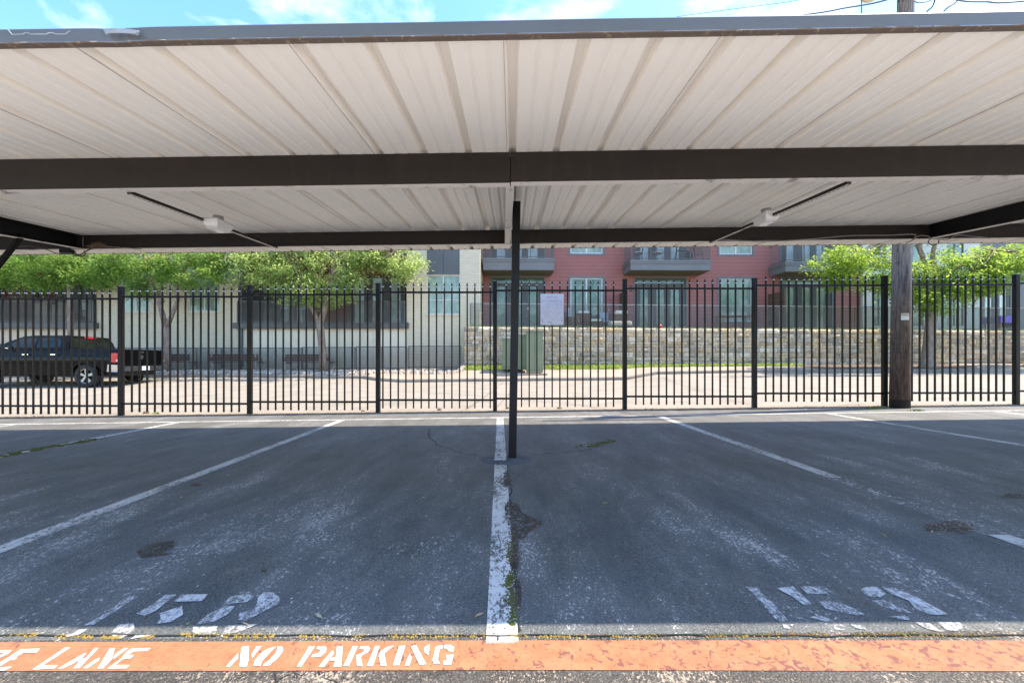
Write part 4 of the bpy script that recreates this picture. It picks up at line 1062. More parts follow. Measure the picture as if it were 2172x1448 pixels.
# recess bays
def recess(x0, x1, leftmost):
    yr = yl+1.7
    for k in range(3):
        zf = Z(690, yl)+FH*k; mb = MB()
        mb.box(x0-.12 if not leftmost else x0, x1+.12, yl-.22, yr, zf-.16, zf+.12); mb.build('balcony_floor', M_greyd, lb)
        mb = MB(); hs = []
        zc = zf+FH-.16
        if not leftmost:
            dA = (X(548, yr), X(655, yr), zf+.12, Z(583, yr)+FH*k); dB = (X(742, yr), X(858, yr), zf+.12, Z(585, yr)+FH*k); hs = [dA, dB]
        else:
            dA = (X(0, yr), X(20, yr), zf+.12, zf+2.4); dB = (X(120, yr), X(200, yr), zf+.12, zf+2.5); hs = [dB]
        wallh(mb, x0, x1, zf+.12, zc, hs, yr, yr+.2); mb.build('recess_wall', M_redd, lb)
        mb = MB(); mb.box(x0, x0+.02, yl+.3, yr, zf+.12, zc); mb.build('recess_side', M_dgrey, lb)
        mb = MB(); mb.box(x1-.02, x1, yl+.3, yr, zf+.12, zc); mb.build('recess_side', M_dgrey, lb)
        for h in hs:
            wdt = h[1]-h[0]; nP = 3 if not leftmost else 2
            pn = [(h[0]+wdt*(i+.5)/nP-wdt/nP*.27, h[0]+wdt*(i+.5)/nP+wdt/nP*.27) for i in range(nP)]
            doors(lb, *h, yr+.02, pn, None, M_greyd, M_gl_dark if h is dA or leftmost else M_gl_pale)
        if k == 0 or True:
            ps = [x0+.05+(x1-x0-.1)*i/6 for i in range(7)]
            e = railing('balcony_railing', lb, x0+.04, x1-.04, yl-.12, zf+.12, zf+1.15, ps, top=M_rail)
    mb = MB(); zf = Z(690, yl)
    xs2 = [x0+(x1-x0)*i/5 for i in range(6)]
    for a, b in zip(xs2, xs2[1:]): mb.box(a+.006, b-.006, yl+.05, yl+.12, zb_, zf-.16)
    mb.box(x0, x1, yl+.13, yl+.3, zb_, zf-.16)
    mb.build('base_panel', M_panel if not leftmost else simple('warm cream panel', (.60, .47, .33), (.56, .44, .31), .9, .75), lb)
recess(xA[3], xA[4], False); recess(xA[1], xA[2], True)
mb = MB(); mb.box(xA[0], xA[5], yl+.3, yl+9, ZT-.3, ZT); mb.build('roof', M_roof, lb)
mb = MB(); xd = X(514, yl); mb.box(xd-.05, xd+.05, yl-.11, yl-.01, .75, 12); mb.tube([(xd, yl-.06, .8), (xd, yl-.06, .65), (xd-.12, yl-.14, .55)], .05, 10); mb.build('downpipe', M_greyd, lb)
mb = MB(); xd = X(197, yl); mb.box(xd-.16, xd+.04, yl-.12, yl-.01, Z(680, yl), 12); mb.build('downpipe', M_greyd, lb)
# patio things on the far left balcony
def wicker_chair(name, x, y, z, ww, mat, cm, label, rot=0., cat='armchair', hb=.85, group=None, dep=.75):
    e = empty(name, (x, y, z), label, cat, group)
    mb = MB(); mb.box(x-ww/2, x+ww/2, y-dep/2, y+dep/2, z+.04, z+.36); s = bevel(mb.build('base', mat, e), .03)
    mb = MB(); mb.box(x-ww/2, x+ww/2, y+dep/2-.14, y+dep/2, z+.36, z+hb); bevel(mb.build('backrest', mat, e), .04)
    for sx in (-1, 1):
        mb = MB(); xa = x+sx*(ww/2-.06); mb.box(xa-.06, xa+.06, y-dep/2, y+dep/2-.15, z+.36, z+.60); bevel(mb.build('armrest', mat, e), .03)
    mb = MB(); mb.box(x-ww/2+.13, x+ww/2-.13, y-dep/2-.02, y+dep/2-.16, z+.365, z+.50); bevel(mb.build('seat_cushion', cm, e), .05, 3)
    mb = MB(); mb.box(x-ww/2+.13, x+ww/2-.13, y+dep/2-.29, y+dep/2-.145, z+.505, z+hb+.12); bevel(mb.build('back_cushion', cm, e), .05, 3)
    e.rotation_euler = (0, 0, rot); return e
zf0 = Z(690, yl)+.12
wicker_chair('patio_armchair', X(100, 21.6), 21.7, zf0, .85, M_wickerL, M_wickerL, 'tall beige wicker armchair on the far left balcony', R(170), hb=1.05, group='wicker armchairs')
wicker_chair('patio_armchair', X(136, 21.6), 21.7, zf0, .75, M_wickerL, M_cushg, 'smaller beige wicker armchair right of the tall one on the far left balcony', R(200), hb=.95, group='wicker armchairs')
mb = MB()
for i in range(11):
    zz = zf0+.1+i*.16; mb.box(X(18, 22), X(72, 22), 22.0, 22.03, zz, zz+.12)
mb.box(X(17, 22), X(17, 22)+.06, 21.98, 22.05, zf0, zf0+1.95); mb.box(X(72, 22), X(72, 22)+.06, 21.98, 22.05, zf0, zf0+1.95)
tag(mb.build('privacy_screen', M_wicker), 'brown slatted privacy screen on the far left balcony', 'screen', 'brown privacy screens')

# ---- low mesh railing before the left building
railing('mesh_railing', None, -31., X(640, 20.4), 20.4, Z(785, 20.4), Z(739, 20.4), [X(p, 20.4) for p in (-400, -200, 0, 150, 300, 417, 470, 530, 585, 640)], 'low wire mesh railing behind the pickup and benches', 'railing', top=M_rail, wire=.05)
railing('mesh_railing', None, X(641, 20.35), X(754, 20.35), 20.35, Z(784, 20.35), Z(737.5, 20.35), [X(p, 20.35) for p in (642, 698, 753)], 'wire mesh railing section behind the third bench and trunk', 'railing', top=M_rail, wire=.05)
railing('mesh_railing', None, X(755, 20.3), X(864, 20.3), 20.3, Z(783, 20.3), Z(736.5, 20.3), [X(p, 20.3) for p in (756, 810, 863)], 'wire mesh railing section below the balcony end, between benches and brick wall', 'railing', top=M_rail, wire=.05)
railing('mesh_railing', None, X(866, 20.25), X(978, 20.25), 20.25, Z(781, 20.25), Z(735, 20.25), [X(p, 20.25) for p in (867, 977)], 'wire mesh railing section before the brick wall, ending at the stone wall', 'railing', top=M_rail, wire=.05)

# ---- benches
def bench(pxl, pxr, d, label):
    x0, x1 = X(pxl, d), X(pxr, d); xm = (x0+x1)/2; z = vz(xm, d)
    e = empty('park_bench', (xm, d, z), label, 'bench', 'benches along the mesh railing')
    for sx in (x0+.12, x1-.12):
        mb = MB(); mb.bar((sx, d-.20, z), (sx, d-.26, z+.80), .05, .05, (0,1,0)); mb.bar((sx, d+.25, z), (sx, d+.22, z+.62), .05, .05, (0,1,0)); mb.bar((sx, d-.22, z+.40), (sx, d+.26, z+.42), .05, .05); mb.bar((sx, d-.25, z+.62), (sx, d+.27, z+.62), .05, .03)
        mb.build('leg', M_benchm, e)
    mb = MB()
    for i in range(4): mb.box(x0, x1, d-.19+i*.115, d-.09+i*.115, z+.43, z+.46)
    mb.build('seat', M_bench, e)
    mb = MB()
    for i in range(3): mb.box(x0, x1, d-.275, d-.245, z+.50+i*.105, z+.595+i*.105)
    mb.build('backrest', M_bench, e)
bench(318, 411, 19.6, 'dark slatted bench left of the others, beside the slim tree trunk')
bench(452, 555, 19.6, 'dark slatted bench in the middle, crossed by a fence post')
bench(605, 706, 19.6, 'dark slatted bench right of the others, behind the forked trunk')

# ---- retaining wall of rough limestone
tilt = -.005
WX0 = X(985, 20.3); WX1 = 33.
WTZ = Z(693, 20.3)                         # top of the wall near its left end
def WY(x): return 20.3+.03*x
def WT(x): return WTZ+tilt*(x-WX0)
sw = empty('stone_retaining_wall', (14., WY(14.), .6), 'rough limestone retaining wall below the terrace', 'wall')
mb = MB(); mc = MB(); r_ = random.Random(11)
cols = [(.54,.42,.28), (.46,.36,.25), (.58,.46,.32), (.55,.40,.25), (.43,.35,.255), (.58,.42,.24), (.62,.51,.37)]
z = .35; course = []
Htot = WTZ-.35
while z < WTZ+.02:
    h = r_.choice([.10, .13, .16, .20, .24]); h = min(h, WTZ-z+.001)
    if WTZ-z-h < .09: h = WTZ-z
    course.append((z, h)); z += h
    if z >= WTZ-.001: break
def bulge(x, z, amp, s): return amp*(mnoise.fractal(Vector((x*5.+s, z*6., s)), 1., 2., 4))
for (z, h) in course:
    cap = z+h > WTZ-.01
    x = WX0-r_.uniform(0, .3)
    while x < WX1:
        w_ = r_.uniform(.5, 1.1) if cap else r_.uniform(.16, .58)*(.75 if h < .15 else 1)
        xb_ = min(x+w_, WX1); xa_ = max(x, WX0)
        if xb_-xa_ > .05:
            nx_, nz_ = max(3, int((xb_-xa_)/.09)), max(3, int(h/.055)); g = .006; s = r_.uniform(0, 50); proud = r_.uniform(.0, .045)
            c = r_.choice(cols); br = r_.uniform(.88, 1.4); c = tuple(q*br for q in c); sl = tilt*((xa_+xb_)/2-WX0)
            vs = []
            for j in range(nz_+1):
                for i in range(nx_+1):
                    u, v = i/nx_, j/nz_; xx = xa_+g+(xb_-xa_-2*g)*u; zz = z+g+(h-2*g)*v
                    edge = min(1, min(u, 1-u)*nx_*.8)*min(1, min(v, 1-v)*nz_*.8)
                    dpt = (proud+.035+bulge(xx, zz, .12 if not cap else .05, s))*edge
                    lean_ = -.03*(zz-.35)
                    vs.append((xx, WY(xx)-dpt-lean_*0, zz+sl))
            b0 = len(vs)
            for (i, j) in ((0, 0), (nx_, 0), (nx_, nz_), (0, nz_)):
                p = vs[j*(nx_+1)+i]; vs.append((p[0], p[1]+.05, p[2]))
            fs = [(j*(nx_+1)+i, j*(nx_+1)+i+1, (j+1)*(nx_+1)+i+1, (j+1)*(nx_+1)+i) for j in range(nz_) for i in range(nx_)]
            mb.add(vs, fs, c)
            # side returns
            bt = [i for i in range(nx_+1)]; tp = [nz_*(nx_+1)+i for i in range(nx_+1)]
            k0 = len(mb.v)-len(vs)
            mb.f.append(tuple([k0+q for q in tp]+[k0+b0+2, k0+b0+3])); mb.c.append(c)
            mb.f.append(tuple([k0+q for q in reversed(bt)]+[k0+b0, k0+b0+1])); mb.c.append(c)
        x += w_
mb.build('stone_block', M_stone, sw)
mb = MB(); pts = [(WX0, WY(WX0)+.012, .3), (WX1, WY(WX1)+.012, .3), (WX1, WY(WX1)+.35, .3), (WX0, WY(WX0)+.35, .3)]
tops = [(WX0, WY(WX0)+.012, WTZ-.012), (WX1, WY(WX1)+.012, WT(WX1)-.012), (WX1, WY(WX1)+.35, WT(WX1)-.012), (WX0, WY(WX0)+.35, WTZ-.012)]
mb.add(pts+tops, [(3,2,1,0),(4,5,6,7),(0,1,5,4),(1,2,6,5),(2,3,7,6),(3,0,4,7)]); mb.build('wall_core', M_mortar, sw)
# terrace ground
mb = MB(); mb.add([(WX0, WY(WX0)+.1, WTZ+.0), (34, WY(34)+.1, WT(34)+.0), (34, 25.5, WT(34)), (WX0, 24.5, WTZ), (WX0, WY(WX0)+.1, .2), (34, WY(34)+.1, .2), (34, 25.5, .2), (WX0, 24.5, .2)], [(0,1,2,3),(0,3,7,4),(4,5,1,0)])
struct(mb.build('terrace', M_turf))
blades('wall_top_grass', M_grass, lambda r_: Vector((lambda x: (x, WY(x)+r_.uniform(.02, .3), WT(x)-.02))(r_.uniform(WX0+.2, 26))), 3500, 15, .02, .045, 'thin strip of grass along the top of the stone wall', 'grass')
# terrace railing
rz0 = WTZ+.02-tilt*0; sl_ = tilt
railing('terrace_railing', None, X(998, 20.6), 26., 20.5, rz0-tilt*WX0, rz0-tilt*WX0+1.10, [X(p, 20.6) for p in (999, 1045, 1105, 1215, 1290, 1385, 1460, 1548, 1660, 1760, 1828, 1920, 1980, 2056, 2130, 2250)], 'long wire mesh railing standing on top of the stone wall', 'railing', slope=tilt, yk=.03)

# ---- right building (local frame, yaw later)
yr = 23.3
rb = empty('apartment_building', (X(1420, yr), yr, 2.5), 'red lap sided apartment building with grey balconies above the stone wall', 'building')
# (built unrotated round its own origin; rotated at the end)
c_ = yr
zt0 = 2.35
xr = [X(1018, c_)-.02, X(1832, c_), X(2088, c_), 36.]
FR = 3.5
wz = (Z(690, c_), Z(590, c_)); wz2 = (Z(539, c_), Z(539, c_)+1.9)
W1 = [(X(1209, c_), X(1278, c_)), (X(1527, c_), X(1598, c_))]
D_ = [(X(1043, c_), X(1153, c_)), (X(1347, c_), X(1455, c_)), (X(1660, c_), X(1770, c_))]
dz1 = Z(590, c_); zb2 = Z(560, c_)
holes = []
for a, b in W1: holes += [(a, b, Z(682, c_), wz[1]), (a, b, wz2[0], wz2[1]), (a, b, wz2[0]+FR, wz2[1]+FR)]
zfl2 = Z(556, 21.9)
dd2 = []
for a, b in D_: holes += [(a, b, zt0+.1, dz1), (a, b, zfl2+.02, zfl2+2.5), (a, b, zfl2+FR, zfl2+FR+2.5)]
mb = MB(); wallh(mb, xr[0], xr[1], zt0-.3, 12.6, holes, c_, c_+.25); mb.build('siding_wall', M_red, rb)
for a, b in W1:
    window(rb, a, b, Z(682, c_), wz[1], c_, (M_wframe, M_gl_green if a < 5 else M_gl_blind), 1, (M_grey, .10), .07)
    window(rb, a, b, wz2[0], wz2[1], c_, (M_wframe, M_gl_blind), 1, (M_grey, .10), .07)
    window(rb, a, b, wz2[0]+FR, wz2[1]+FR, c_, (M_wframe, M_gl_blind), 1, (M_grey, .10), .07)
for k, (a, b) in enumerate(D_):
    wd = b-a; pn = [(a+wd*u0, a+wd*u1) for u0, u1 in ((.10, .26), (.42, .58), (.70, .88))]
    doors(rb, a, b, zt0+.1, dz1, c_, pn, dz1-.42, M_doorf, M_gl_green if k < 2 else M_gl_blind, (M_grey, .09))
    doors(rb, a, b, zfl2+.02, zfl2+2.5, c_, pn, None, M_doorf, M_gl_pale, (M_grey, .09))
    doors(rb, a, b, zfl2+FR, zfl2+FR+2.5, c_, pn, None, M_doorf, M_gl_pale, (M_grey, .09))
# balconies (front face at y 21.9)
yb_ = 21.9
for k, (pa, pb, ya, yz) in enumerate(((1024, 1174, 549, 574), (1336, 1507, 551.5, 573), (1668, 1830, 553.5, 575))):
    x0, x1 = X(pa, yb_), X(pb, yb_)
    for lv in range(2):
        z1 = Z(ya, yb_)+lv*FR; z0 = Z(yz, yb_)+lv*FR
        mb = MB(); mb.box(x0, x1, yb_, c_-.03, z0+.01, z1-.2); mb.box(x0-.03, x1+.03, yb_-.03, c_-.03, z1-.195, z1-.1); mb.box(x0-.05, x1+.05, yb_-.05, c_-.03, z1-.095, z1); mb.build('balcony_floor', M_grey, rb)
        mb = MB(); mb.box(x0+.01, x1-.01, yb_+.01, c_-.03, z0-.012, z0+.008); mb.build('soffit', M_soffit, rb)
        n = 4 if k else 3
        railing('balcony_railing', rb, x0+.02, x1-.02, yb_+.03, z1+.02, z1+1.07, [x0+.04+(x1-x0-.08)*i/n for i in range(n+1)], top=M_railL)
        # side rails
        for xs_ in (x0+.03, x1-.03):
            mb = MB(); mb.bar((xs_, yb_+.03, z1+1.09), (xs_, c_-.03, z1+1.09), .04, .04); mb.bar((xs_, yb_+.03, z1+.08), (xs_, c_-.03, z1+.08), .03, .03)
            for i in range(24): yy = yb_+.06+i*.055; mb.box(xs_-.003, xs_+.003, yy-.003, yy+.003, z1+.08, z1+1.08)
            mb.build('side_railing', M_rail, rb)
    mb = MB(); mb.ball((X(pa, c_)+.35, c_-.05, Z(583, c_)), .055, 12, 8); mb.build('wall_lamp', M_lampg, rb)
for px in (1024.5, 1338,):
    mb = MB(); mb.box(X(px, c_)-.05, X(px, c_)+.05, c_-.12, c_, Z(618, c_), Z(606, c_)); mb.build('wall_light', M_greyd, rb)
# pale wing and grey wing at the right
hW = [(X(1855, c_), X(1882, c_), Z(690, c_), Z(612, c_)), (X(2015, c_), X(2052, c_), Z(690, c_), Z(612, c_)), (X(1920, c_), X(1962, c_), Z(690, c_), Z(612, c_))]
hW += [(a, b, z0+FR, z1+FR) for a, b, z0, z1 in hW[:3]]
mb = MB(); wallh(mb, xr[1]+.003, xr[2], zt0-.3, 12.6, hW, c_-.15, c_+.2); mb.build('stucco_wall', M_white, rb)
for h in hW: window(rb, *h, c_-.14, (M_greyd, M_gl_blind), 1, None, .04, sash=(h[2]+h[3])/2-.1)
hG = [(X(2100, c_), X(2160, c_), zt0+.1, Z(605, c_)), (X(2200, c_), X(2260, c_), zt0+.1, Z(605, c_))]
mb = MB(); wallh(mb, xr[2]+.003, xr[3], zt0-.3, 12.6, hG, c_-.02, c_+.2); mb.build('grey_wall', M_grey, rb)
for h in hG: 
    wd = h[1]-h[0]; doors(rb, *h, c_-.01, [(h[0]+wd*.08, h[0]+wd*.36), (h[0]+wd*.62, h[0]+wd*.9)], None, M_greyd, M_gl_pale)
mb = MB(); mb.box(xr[0], xr[3], c_+.25, c_+9, 12.3, 12.6); mb.build('roof', M_roof, rb)
mb = MB(); mb.box(xr[0], xr[0]+.06, c_+.25, c_+5, 2, 12.3); mb.build('end_wall', M_redd, rb)
rb.rotation_euler = (0, 0, math.atan(.02))

# ---- things on the terrace
def TZ(x): return WT(x)+.0
dT = 21.6
def scr(px, label):
    x = X(px, 22.6); mb = MB()
    for i in range(10): mb.box(x-.03, x+.03, 21.9, 23.2, TZ(x)+.1+i*.2, TZ(x)+.27+i*.2)
    mb.box(x-.04, x+.04, 21.84, 21.9, TZ(x), TZ(x)+2.1); mb.box(x-.04, x+.04, 23.2, 23.26, TZ(x), TZ(x)+2.1)
    tag(mb.build('privacy_screen', M_wicker), label, 'screen', 'brown privacy screens')
scr(1322, 'brown privacy screen between the two left terrace patios')
scr(1646, 'brown privacy screen left of the rightmost glazed doors')
fg = 'wicker terrace furniture'
wicker_chair('patio_armchair', X(1212, dT), dT, TZ(3), .95, M_wicker, M_cushg, 'wicker armchair with pale grey cushions beside the railing below the big window', R(80), group=fg)
wicker_chair('patio_armchair', X(1240, dT), dT+.5, TZ(3.7), .85, M_wicker, M_cush, 'brown wicker armchair seen from its back below the window mullion', R(180), group=fg)
mb = MB(); x = X(1262, dT); z = TZ(x)
e = empty('ottoman', (x, dT-.1, z), 'small wicker ottoman with cream cushion left of the chaise', 'ottoman', fg)
mb = MB(); mb.box(x-.24, x+.24, dT-.35, dT+.15, z, z+.38); bevel(mb.build('base', M_wicker, e), .03)
mb = MB(); mb.box(x-.26, x+.26, dT-.37, dT+.17, z+.38, z+.50); bevel(mb.build('cushion', M_cush, e), .04, 3)
x = X(1310, dT); z = TZ(x)
e = empty('chaise_lounge', (x, dT-.3, z), 'wicker chaise with thick cream cushions near the railing right of the window', 'chaise', fg)
mb = MB(); mb.box(x-.55, x+.55, dT-.75, dT+.25, z+.02, z+.14); bevel(mb.build('base', M_wicker, e), .03)
mb = MB(); mb.box(x-.52, x+.52, dT-.8, dT+.1, z+.145, z+.36); bevel(mb.build('seat_cushion', M_cush, e), .06, 3)
mb = MB(); mb.box(x-.12, x+.56, dT+.12, dT+.28, z+.36, z+.80); bevel(mb.build('backrest', M_wicker, e), .04)
mb = MB(); mb.box(x-.10, x+.54, dT+.0, dT+.34, z+.80, z+.98); bevel(mb.build('back_cushion', M_cush, e), .06, 3)
wicker_chair('patio_armchair', X(1290, dT), dT+.75, TZ(4.8), .75, M_wicker, M_cushg, 'wicker armchair with blue grey cushions behind the chaise', R(10), group=fg)
def table(pl, pr, d, label, h=.74, cloth=None):
    x0, x1 = X(pl, d), X(pr, d); xm = (x0+x1)/2; z = TZ(xm); e = empty('patio_table', (xm, d, z), label, 'table', 'patio tables')
    mb = MB(); mb.box(x0, x1, d-.4, d+.4, z+h-.05, z+h); mb.build('tabletop', M_wood, e)
    for a in (x0+.06, x1-.06):
        for b in (d-.34, d+.34):
            mb = MB(); mb.box(a-.03, a+.03, b-.03, b+.03, z, z+h-.05); mb.build('leg', M_wood, e)
    return e, x0, x1, z
table(1524, 1592, 21.7, 'wooden patio table behind the railing below the pale green window')
x = X(1552, 21.7); mb = MB(); zt_ = TZ(x)+.74; mb.tube([(x, 21.6, zt_), (x, 21.6, zt_+.10), (x, 21.6, zt_+.12), (x, 21.6, zt_+.19)], [.035, .035, .014, .012], 12)
tag(mb.build('bottle', M_lens), 'small pale bottle standing on the wooden patio table', 'bottle')
e, x0, x1, z = table(2103, 2137, 21.6, 'patio table under a purple cloth at the far right terrace')
mb = MB(); mb.box(x0-.03, x1+.03, 21.17, 22.03, z+.745, z+.755); mb.box(x0-.035, x1+.035, 21.16, 21.17, z+.40, z+.755)
mb.box(x1+.03, x1+.04, 21.17, 22.03, z+.22, z+.755); mb.box(x0-.04, x0-.03, 21.17, 22.03, z+.4, z+.755)
tag(mb.build('tablecloth', M_purple), 'purple cloth draped over the far right patio table', 'tablecloth')
p = P(1400, 692, 20.62); mb = MB(); mb.ball((p.x, p.y+.02, WT(p.x)+.10), .105, 18, 12); tag(mb.build('ball', M_ballr, None, True), 'small red ball resting on top of the stone wall', 'ball')
cable('string_light_wire', [P(a, b, 20.9) for a, b in ((1000, 648), (1020, 660), (1050, 652), (1085, 658), (1120, 650), (1206, 650), (1235, 655), (1261, 650), (1291, 653), (1325, 648))], .005, M_cable, 'string of clear bulbs draped behind the terrace railing', 'string lights')
sl = bpy.data.objects['string_light_wire']; sl.name = 'string_lights'
mb = MB()
for px, py in ((1020,662),(1050,655),(1085,660),(1120,653),(1206,653),(1235,658),(1261,653),(1291,656)):
    p = P(px, py, 20.9); mb.ball(p-Vector((0, 0, .04)), .028, 10, 8, (1, 1, 1.4))
mb.build('bulb', M_bulb, sl)

# ---- balcony furniture (second balcony)
zB = Z(551.5, yb_)+.0
def iron_chair(px, d, rot, label, cushion=True):
    x = X(px, d); z = zB+.005; e = empty('balcony_chair', (x, d, z), label, 'chair', 'iron chairs on the balcony')
    mb = MB(); mb.tube([(x+.22*math.cos(a), d+.22*math.sin(a), z+.44) for a in [6.283*i/16 for i in range(17)]], .012, 6)
    for i in range(5): mb.bar((x-.2, d-.16+i*.08, z+.44), (x+.2, d-.16+i*.08, z+.44), .01, .01)
    mb.build('seat', M_black, e)
    for sx, sy in ((-1,-1),(1,-1),(1,1),(-1,1)):
        mb = MB(); mb.tube([(x+sx*.16, d+sy*.16, z+.44), (x+sx*.19, d+sy*.19, z+.2), (x+sx*.24, d+sy*.24, z)], .011, 6); mb.build('leg', M_black, e)
    mb = MB(); mb.tube([(x-.2, d+.2, z+.44), (x-.22, d+.25, z+.75), (x-.1, d+.28, z+.98), (x+.1, d+.28, z+.98), (x+.22, d+.25, z+.75), (x+.2, d+.2, z+.44)], .012, 6)
    for i in (-1, 0, 1): mb.tube([(x+i*.08, d+.2, z+.46), (x+i*.1, d+.26, z+.75), (x+i*.06, d+.28, z+.97)], .007, 5)
    mb.build('backrest', M_black, e)
    for s in (-1, 1):
        mb = MB(); mb.tube([(x+s*.22, d+.24, z+.68), (x+s*.25, d, z+.68), (x+s*.22, d-.18, z+.62), (x+s*.18, d-.18, z+.44)], .011, 6); mb.build('armrest', M_black, e)
    if cushion:
        mb = MB(); mb.ball((x, d, z+.49), .23, 16, 8, (1, 1, .22)); mb.build('cushion', M_cush, e, True)
    e.rotation_euler = (0, 0, rot)
iron_chair(1354, 22.4, R(160), 'black iron balcony chair with cream cushion at the left end of the middle balcony')
iron_chair(1394, 22.4, R(20), 'black iron balcony chair with cream cushion next to the exercise bike')
iron_chair(1482, 22.5, R(70), 'bare black iron chair at the right end of the middle balcony', False)
x = X(1448, 22.4); z = zB; e = empty('exercise_bike', (x, 22.4, z), 'black exercise bike standing on the middle balcony', 'exercise bike')
mb = MB(); mb.bar((x-.5, 22.4, z+.12), (x+.45, 22.4, z+.12), .06, .05); mb.bar((x-.38, 22.4, z+.12), (x-.3, 22.4, z+.95), .05, .05, (1,0,0)); mb.bar((x-.3, 22.4, z+.62), (x+.45, 22.4, z+.55), .05, .05); mb.bar((x+.35, 22.4, z+.12), (x+.48, 22.4, z+1.1), .05, .05, (1,0,0)); mb.bar((x-.5, 22.15, z+.04), (x-.5, 22.65, z+.04), .05, .05); mb.bar((x+.45, 22.15, z+.04), (x+.45, 22.65, z+.04), .05, .05)
mb.build('frame', M_black, e)
mb = MB(); mb.ball((x-.3, 22.4, z+.99), .15, 12, 6, (1.2, .8, .3)); mb.build('saddle', M_under, e, True)
mb = MB(); mb.tube([(x+.33, 22.36, z+.35), (x+.33, 22.44, z+.35)], .22, 24); mb.build('flywheel', M_under, e)
mb = MB(); mb.tube([(x+.35, 22.18, z+1.12), (x+.5, 22.25, z+1.13), (x+.5, 22.55, z+1.13), (x+.35, 22.62, z+1.12)], .015, 8); mb.build('handlebar', M_black, e)

# ------------------------------------------------------------------ green utility cabinets
def cabinet(pl, pr, pt, pb, d, dep, label, lid=True):
    x0, x1 = X(pl, d), X(pr, d); z0 = Z(pb, d); z1 = Z(pt, d)
    e = empty('utility_cabinet', ((x0+x1)/2, d+dep/2, z0), label, 'utility cabinet', 'green utility cabinets by the stone wall')
    mb = MB(); mb.prism([(x0, d, z0), (x1, d, z0), (x1, d, z1-.08), (x0, d, z1-.08)], (0, dep, 0)); bevel(mb.build('body', M_cab, e), .012)
    mb = MB(); mb.box(x0-.015, x1+.015, d-.02, d+dep+.02, z1-.078, z1-.03); mb.add([(x0-.015, d-.02, z1-.03), (x1+.015, d-.02, z1-.03), (x1+.015, d+dep+.02, z1), (x0-.015, d+dep+.02, z1)], [(0,1,2,3)]); mb.build('lid', M_cabd, e)
    mb = MB(); m_ = (x0+x1)/2; mb.box(m_-.004, m_+.004, d-.006, d-.0005, z0+.05, z1-.10); mb.box(x0+.03, x1-.03, d-.005, d-.0005, z0+.1, z0+.106); mb.build('door_seam', M_under, e)
    mb = MB(); mb.box(m_+.03, m_+.06, d-.035, d-.001, (z0+z1)/2-.05, (z0+z1)/2+.05); mb.build('handle', M_cabd, e)
    return e
cabinet(1065, 1112, 716, 783, 18.6, .7, 'low green utility cabinet at the left, behind the carport column')
cabinet(1098, 1118, 708, 784, 18.45, .6, 'narrow green utility cabinet in the middle, between the low one and the tall one')
cabinet(1117, 1152, 700, 790, 18.0, .55, 'tall green utility cabinet at the right')
mb = MB(); mb.box(X(1050, 18.2), X(1160, 18.2), 17.9, 19.4, vz(0, 18.2)-.05, vz(0, 18.2)+.05); struct(mb.build('cabinet_pad', M_walk))

# ------------------------------------------------------------------ trees
def tree(name, base, trunkpts, limbs, ells, mat, label, seed, dens=1.0, lsz=.078):
    r_ = random.Random(seed); b = Vector(base)
    e = empty(name, b, label, 'tree', 'small leafy trees by the street')
    mb = MB(); mb.tube(trunkpts[0], trunkpts[1], 14)
    for pts, rs in limbs: mb.tube(pts, rs, 10)
    # twigs into the crown
    tips = [Vector(p[-1]) for p, _ in limbs]
    for (c, rr) in ells:
        for _ in range(5):
            a = min(tips, key=lambda q: (q-Vector(c)).length)
            t = Vector(c)+Vector((r_.uniform(-1, 1)*rr[0], r_.uniform(-1, 1)*rr[1], r_.uniform(-.7, .8)*rr[2]))*.8
            m = (a+t)/2+Vector((r_.gauss(0, .15), r_.gauss(0, .15), r_.gauss(0, .15)))
            mb.tube([a, m, t], [.035, .022, .008], 5)
    mb.build('trunk', M_bark, e, True)
    mb = MB()
    for (c, rr) in ells:
        c = Vector(c); vol = rr[0]*rr[1]*rr[2]; ncl = int(78*vol**.72*dens)+18
        for _ in range(ncl):
            d = Vector((r_.gauss(0, 1), r_.gauss(0, 1), r_.gauss(0, 1))).normalized()*(r_.random()**.42)
            cc = c+Vector((d.x*rr[0], d.y*rr[1], d.z*rr[2])); cr_ = r_.uniform(.22, .48); tone = r_.random(); y_ = r_.random()**2.8*.5
            if mnoise.noise(cc*1.3) < -.16: continue
            for _ in range(r_.randint(30, 56)):
                o = Vector((r_.gauss(0, .55), r_.gauss(0, .55), r_.gauss(0, .30)))*cr_
                p = cc+o; p.z -= .35*o.length**2
                n = Vector((r_.gauss(0, .7), r_.gauss(0, .7), 1.)).normalized(); s = lsz*r_.uniform(.55, 1.2)
                a = n.orthogonal().normalized(); a.rotate(Matrix.Rotation(r_.uniform(0, 6.28), 3, n)); bb = n.cross(a)
                mb.add([p-a*s, p-bb*s*.42, p+a*s, p+bb*s*.42], [(0,1,2,3)], (min(1, max(0, tone+r_.gauss(0, .22))), min(1, max(0, y_+r_.gauss(0, .2))), 0))
    mb.build('crown', mat, e)
dt = 19.3
def E(px, py, rx, ry, d=dt, rd=None):
    s = d/F; return (tuple(P(px, py, d)), (rx*s, (rd or rx*.8)*s, ry*s))
def bz(px, d=dt): x = X(px, d); return vz(x, d)
b1 = (X(355, dt), dt, bz(355))
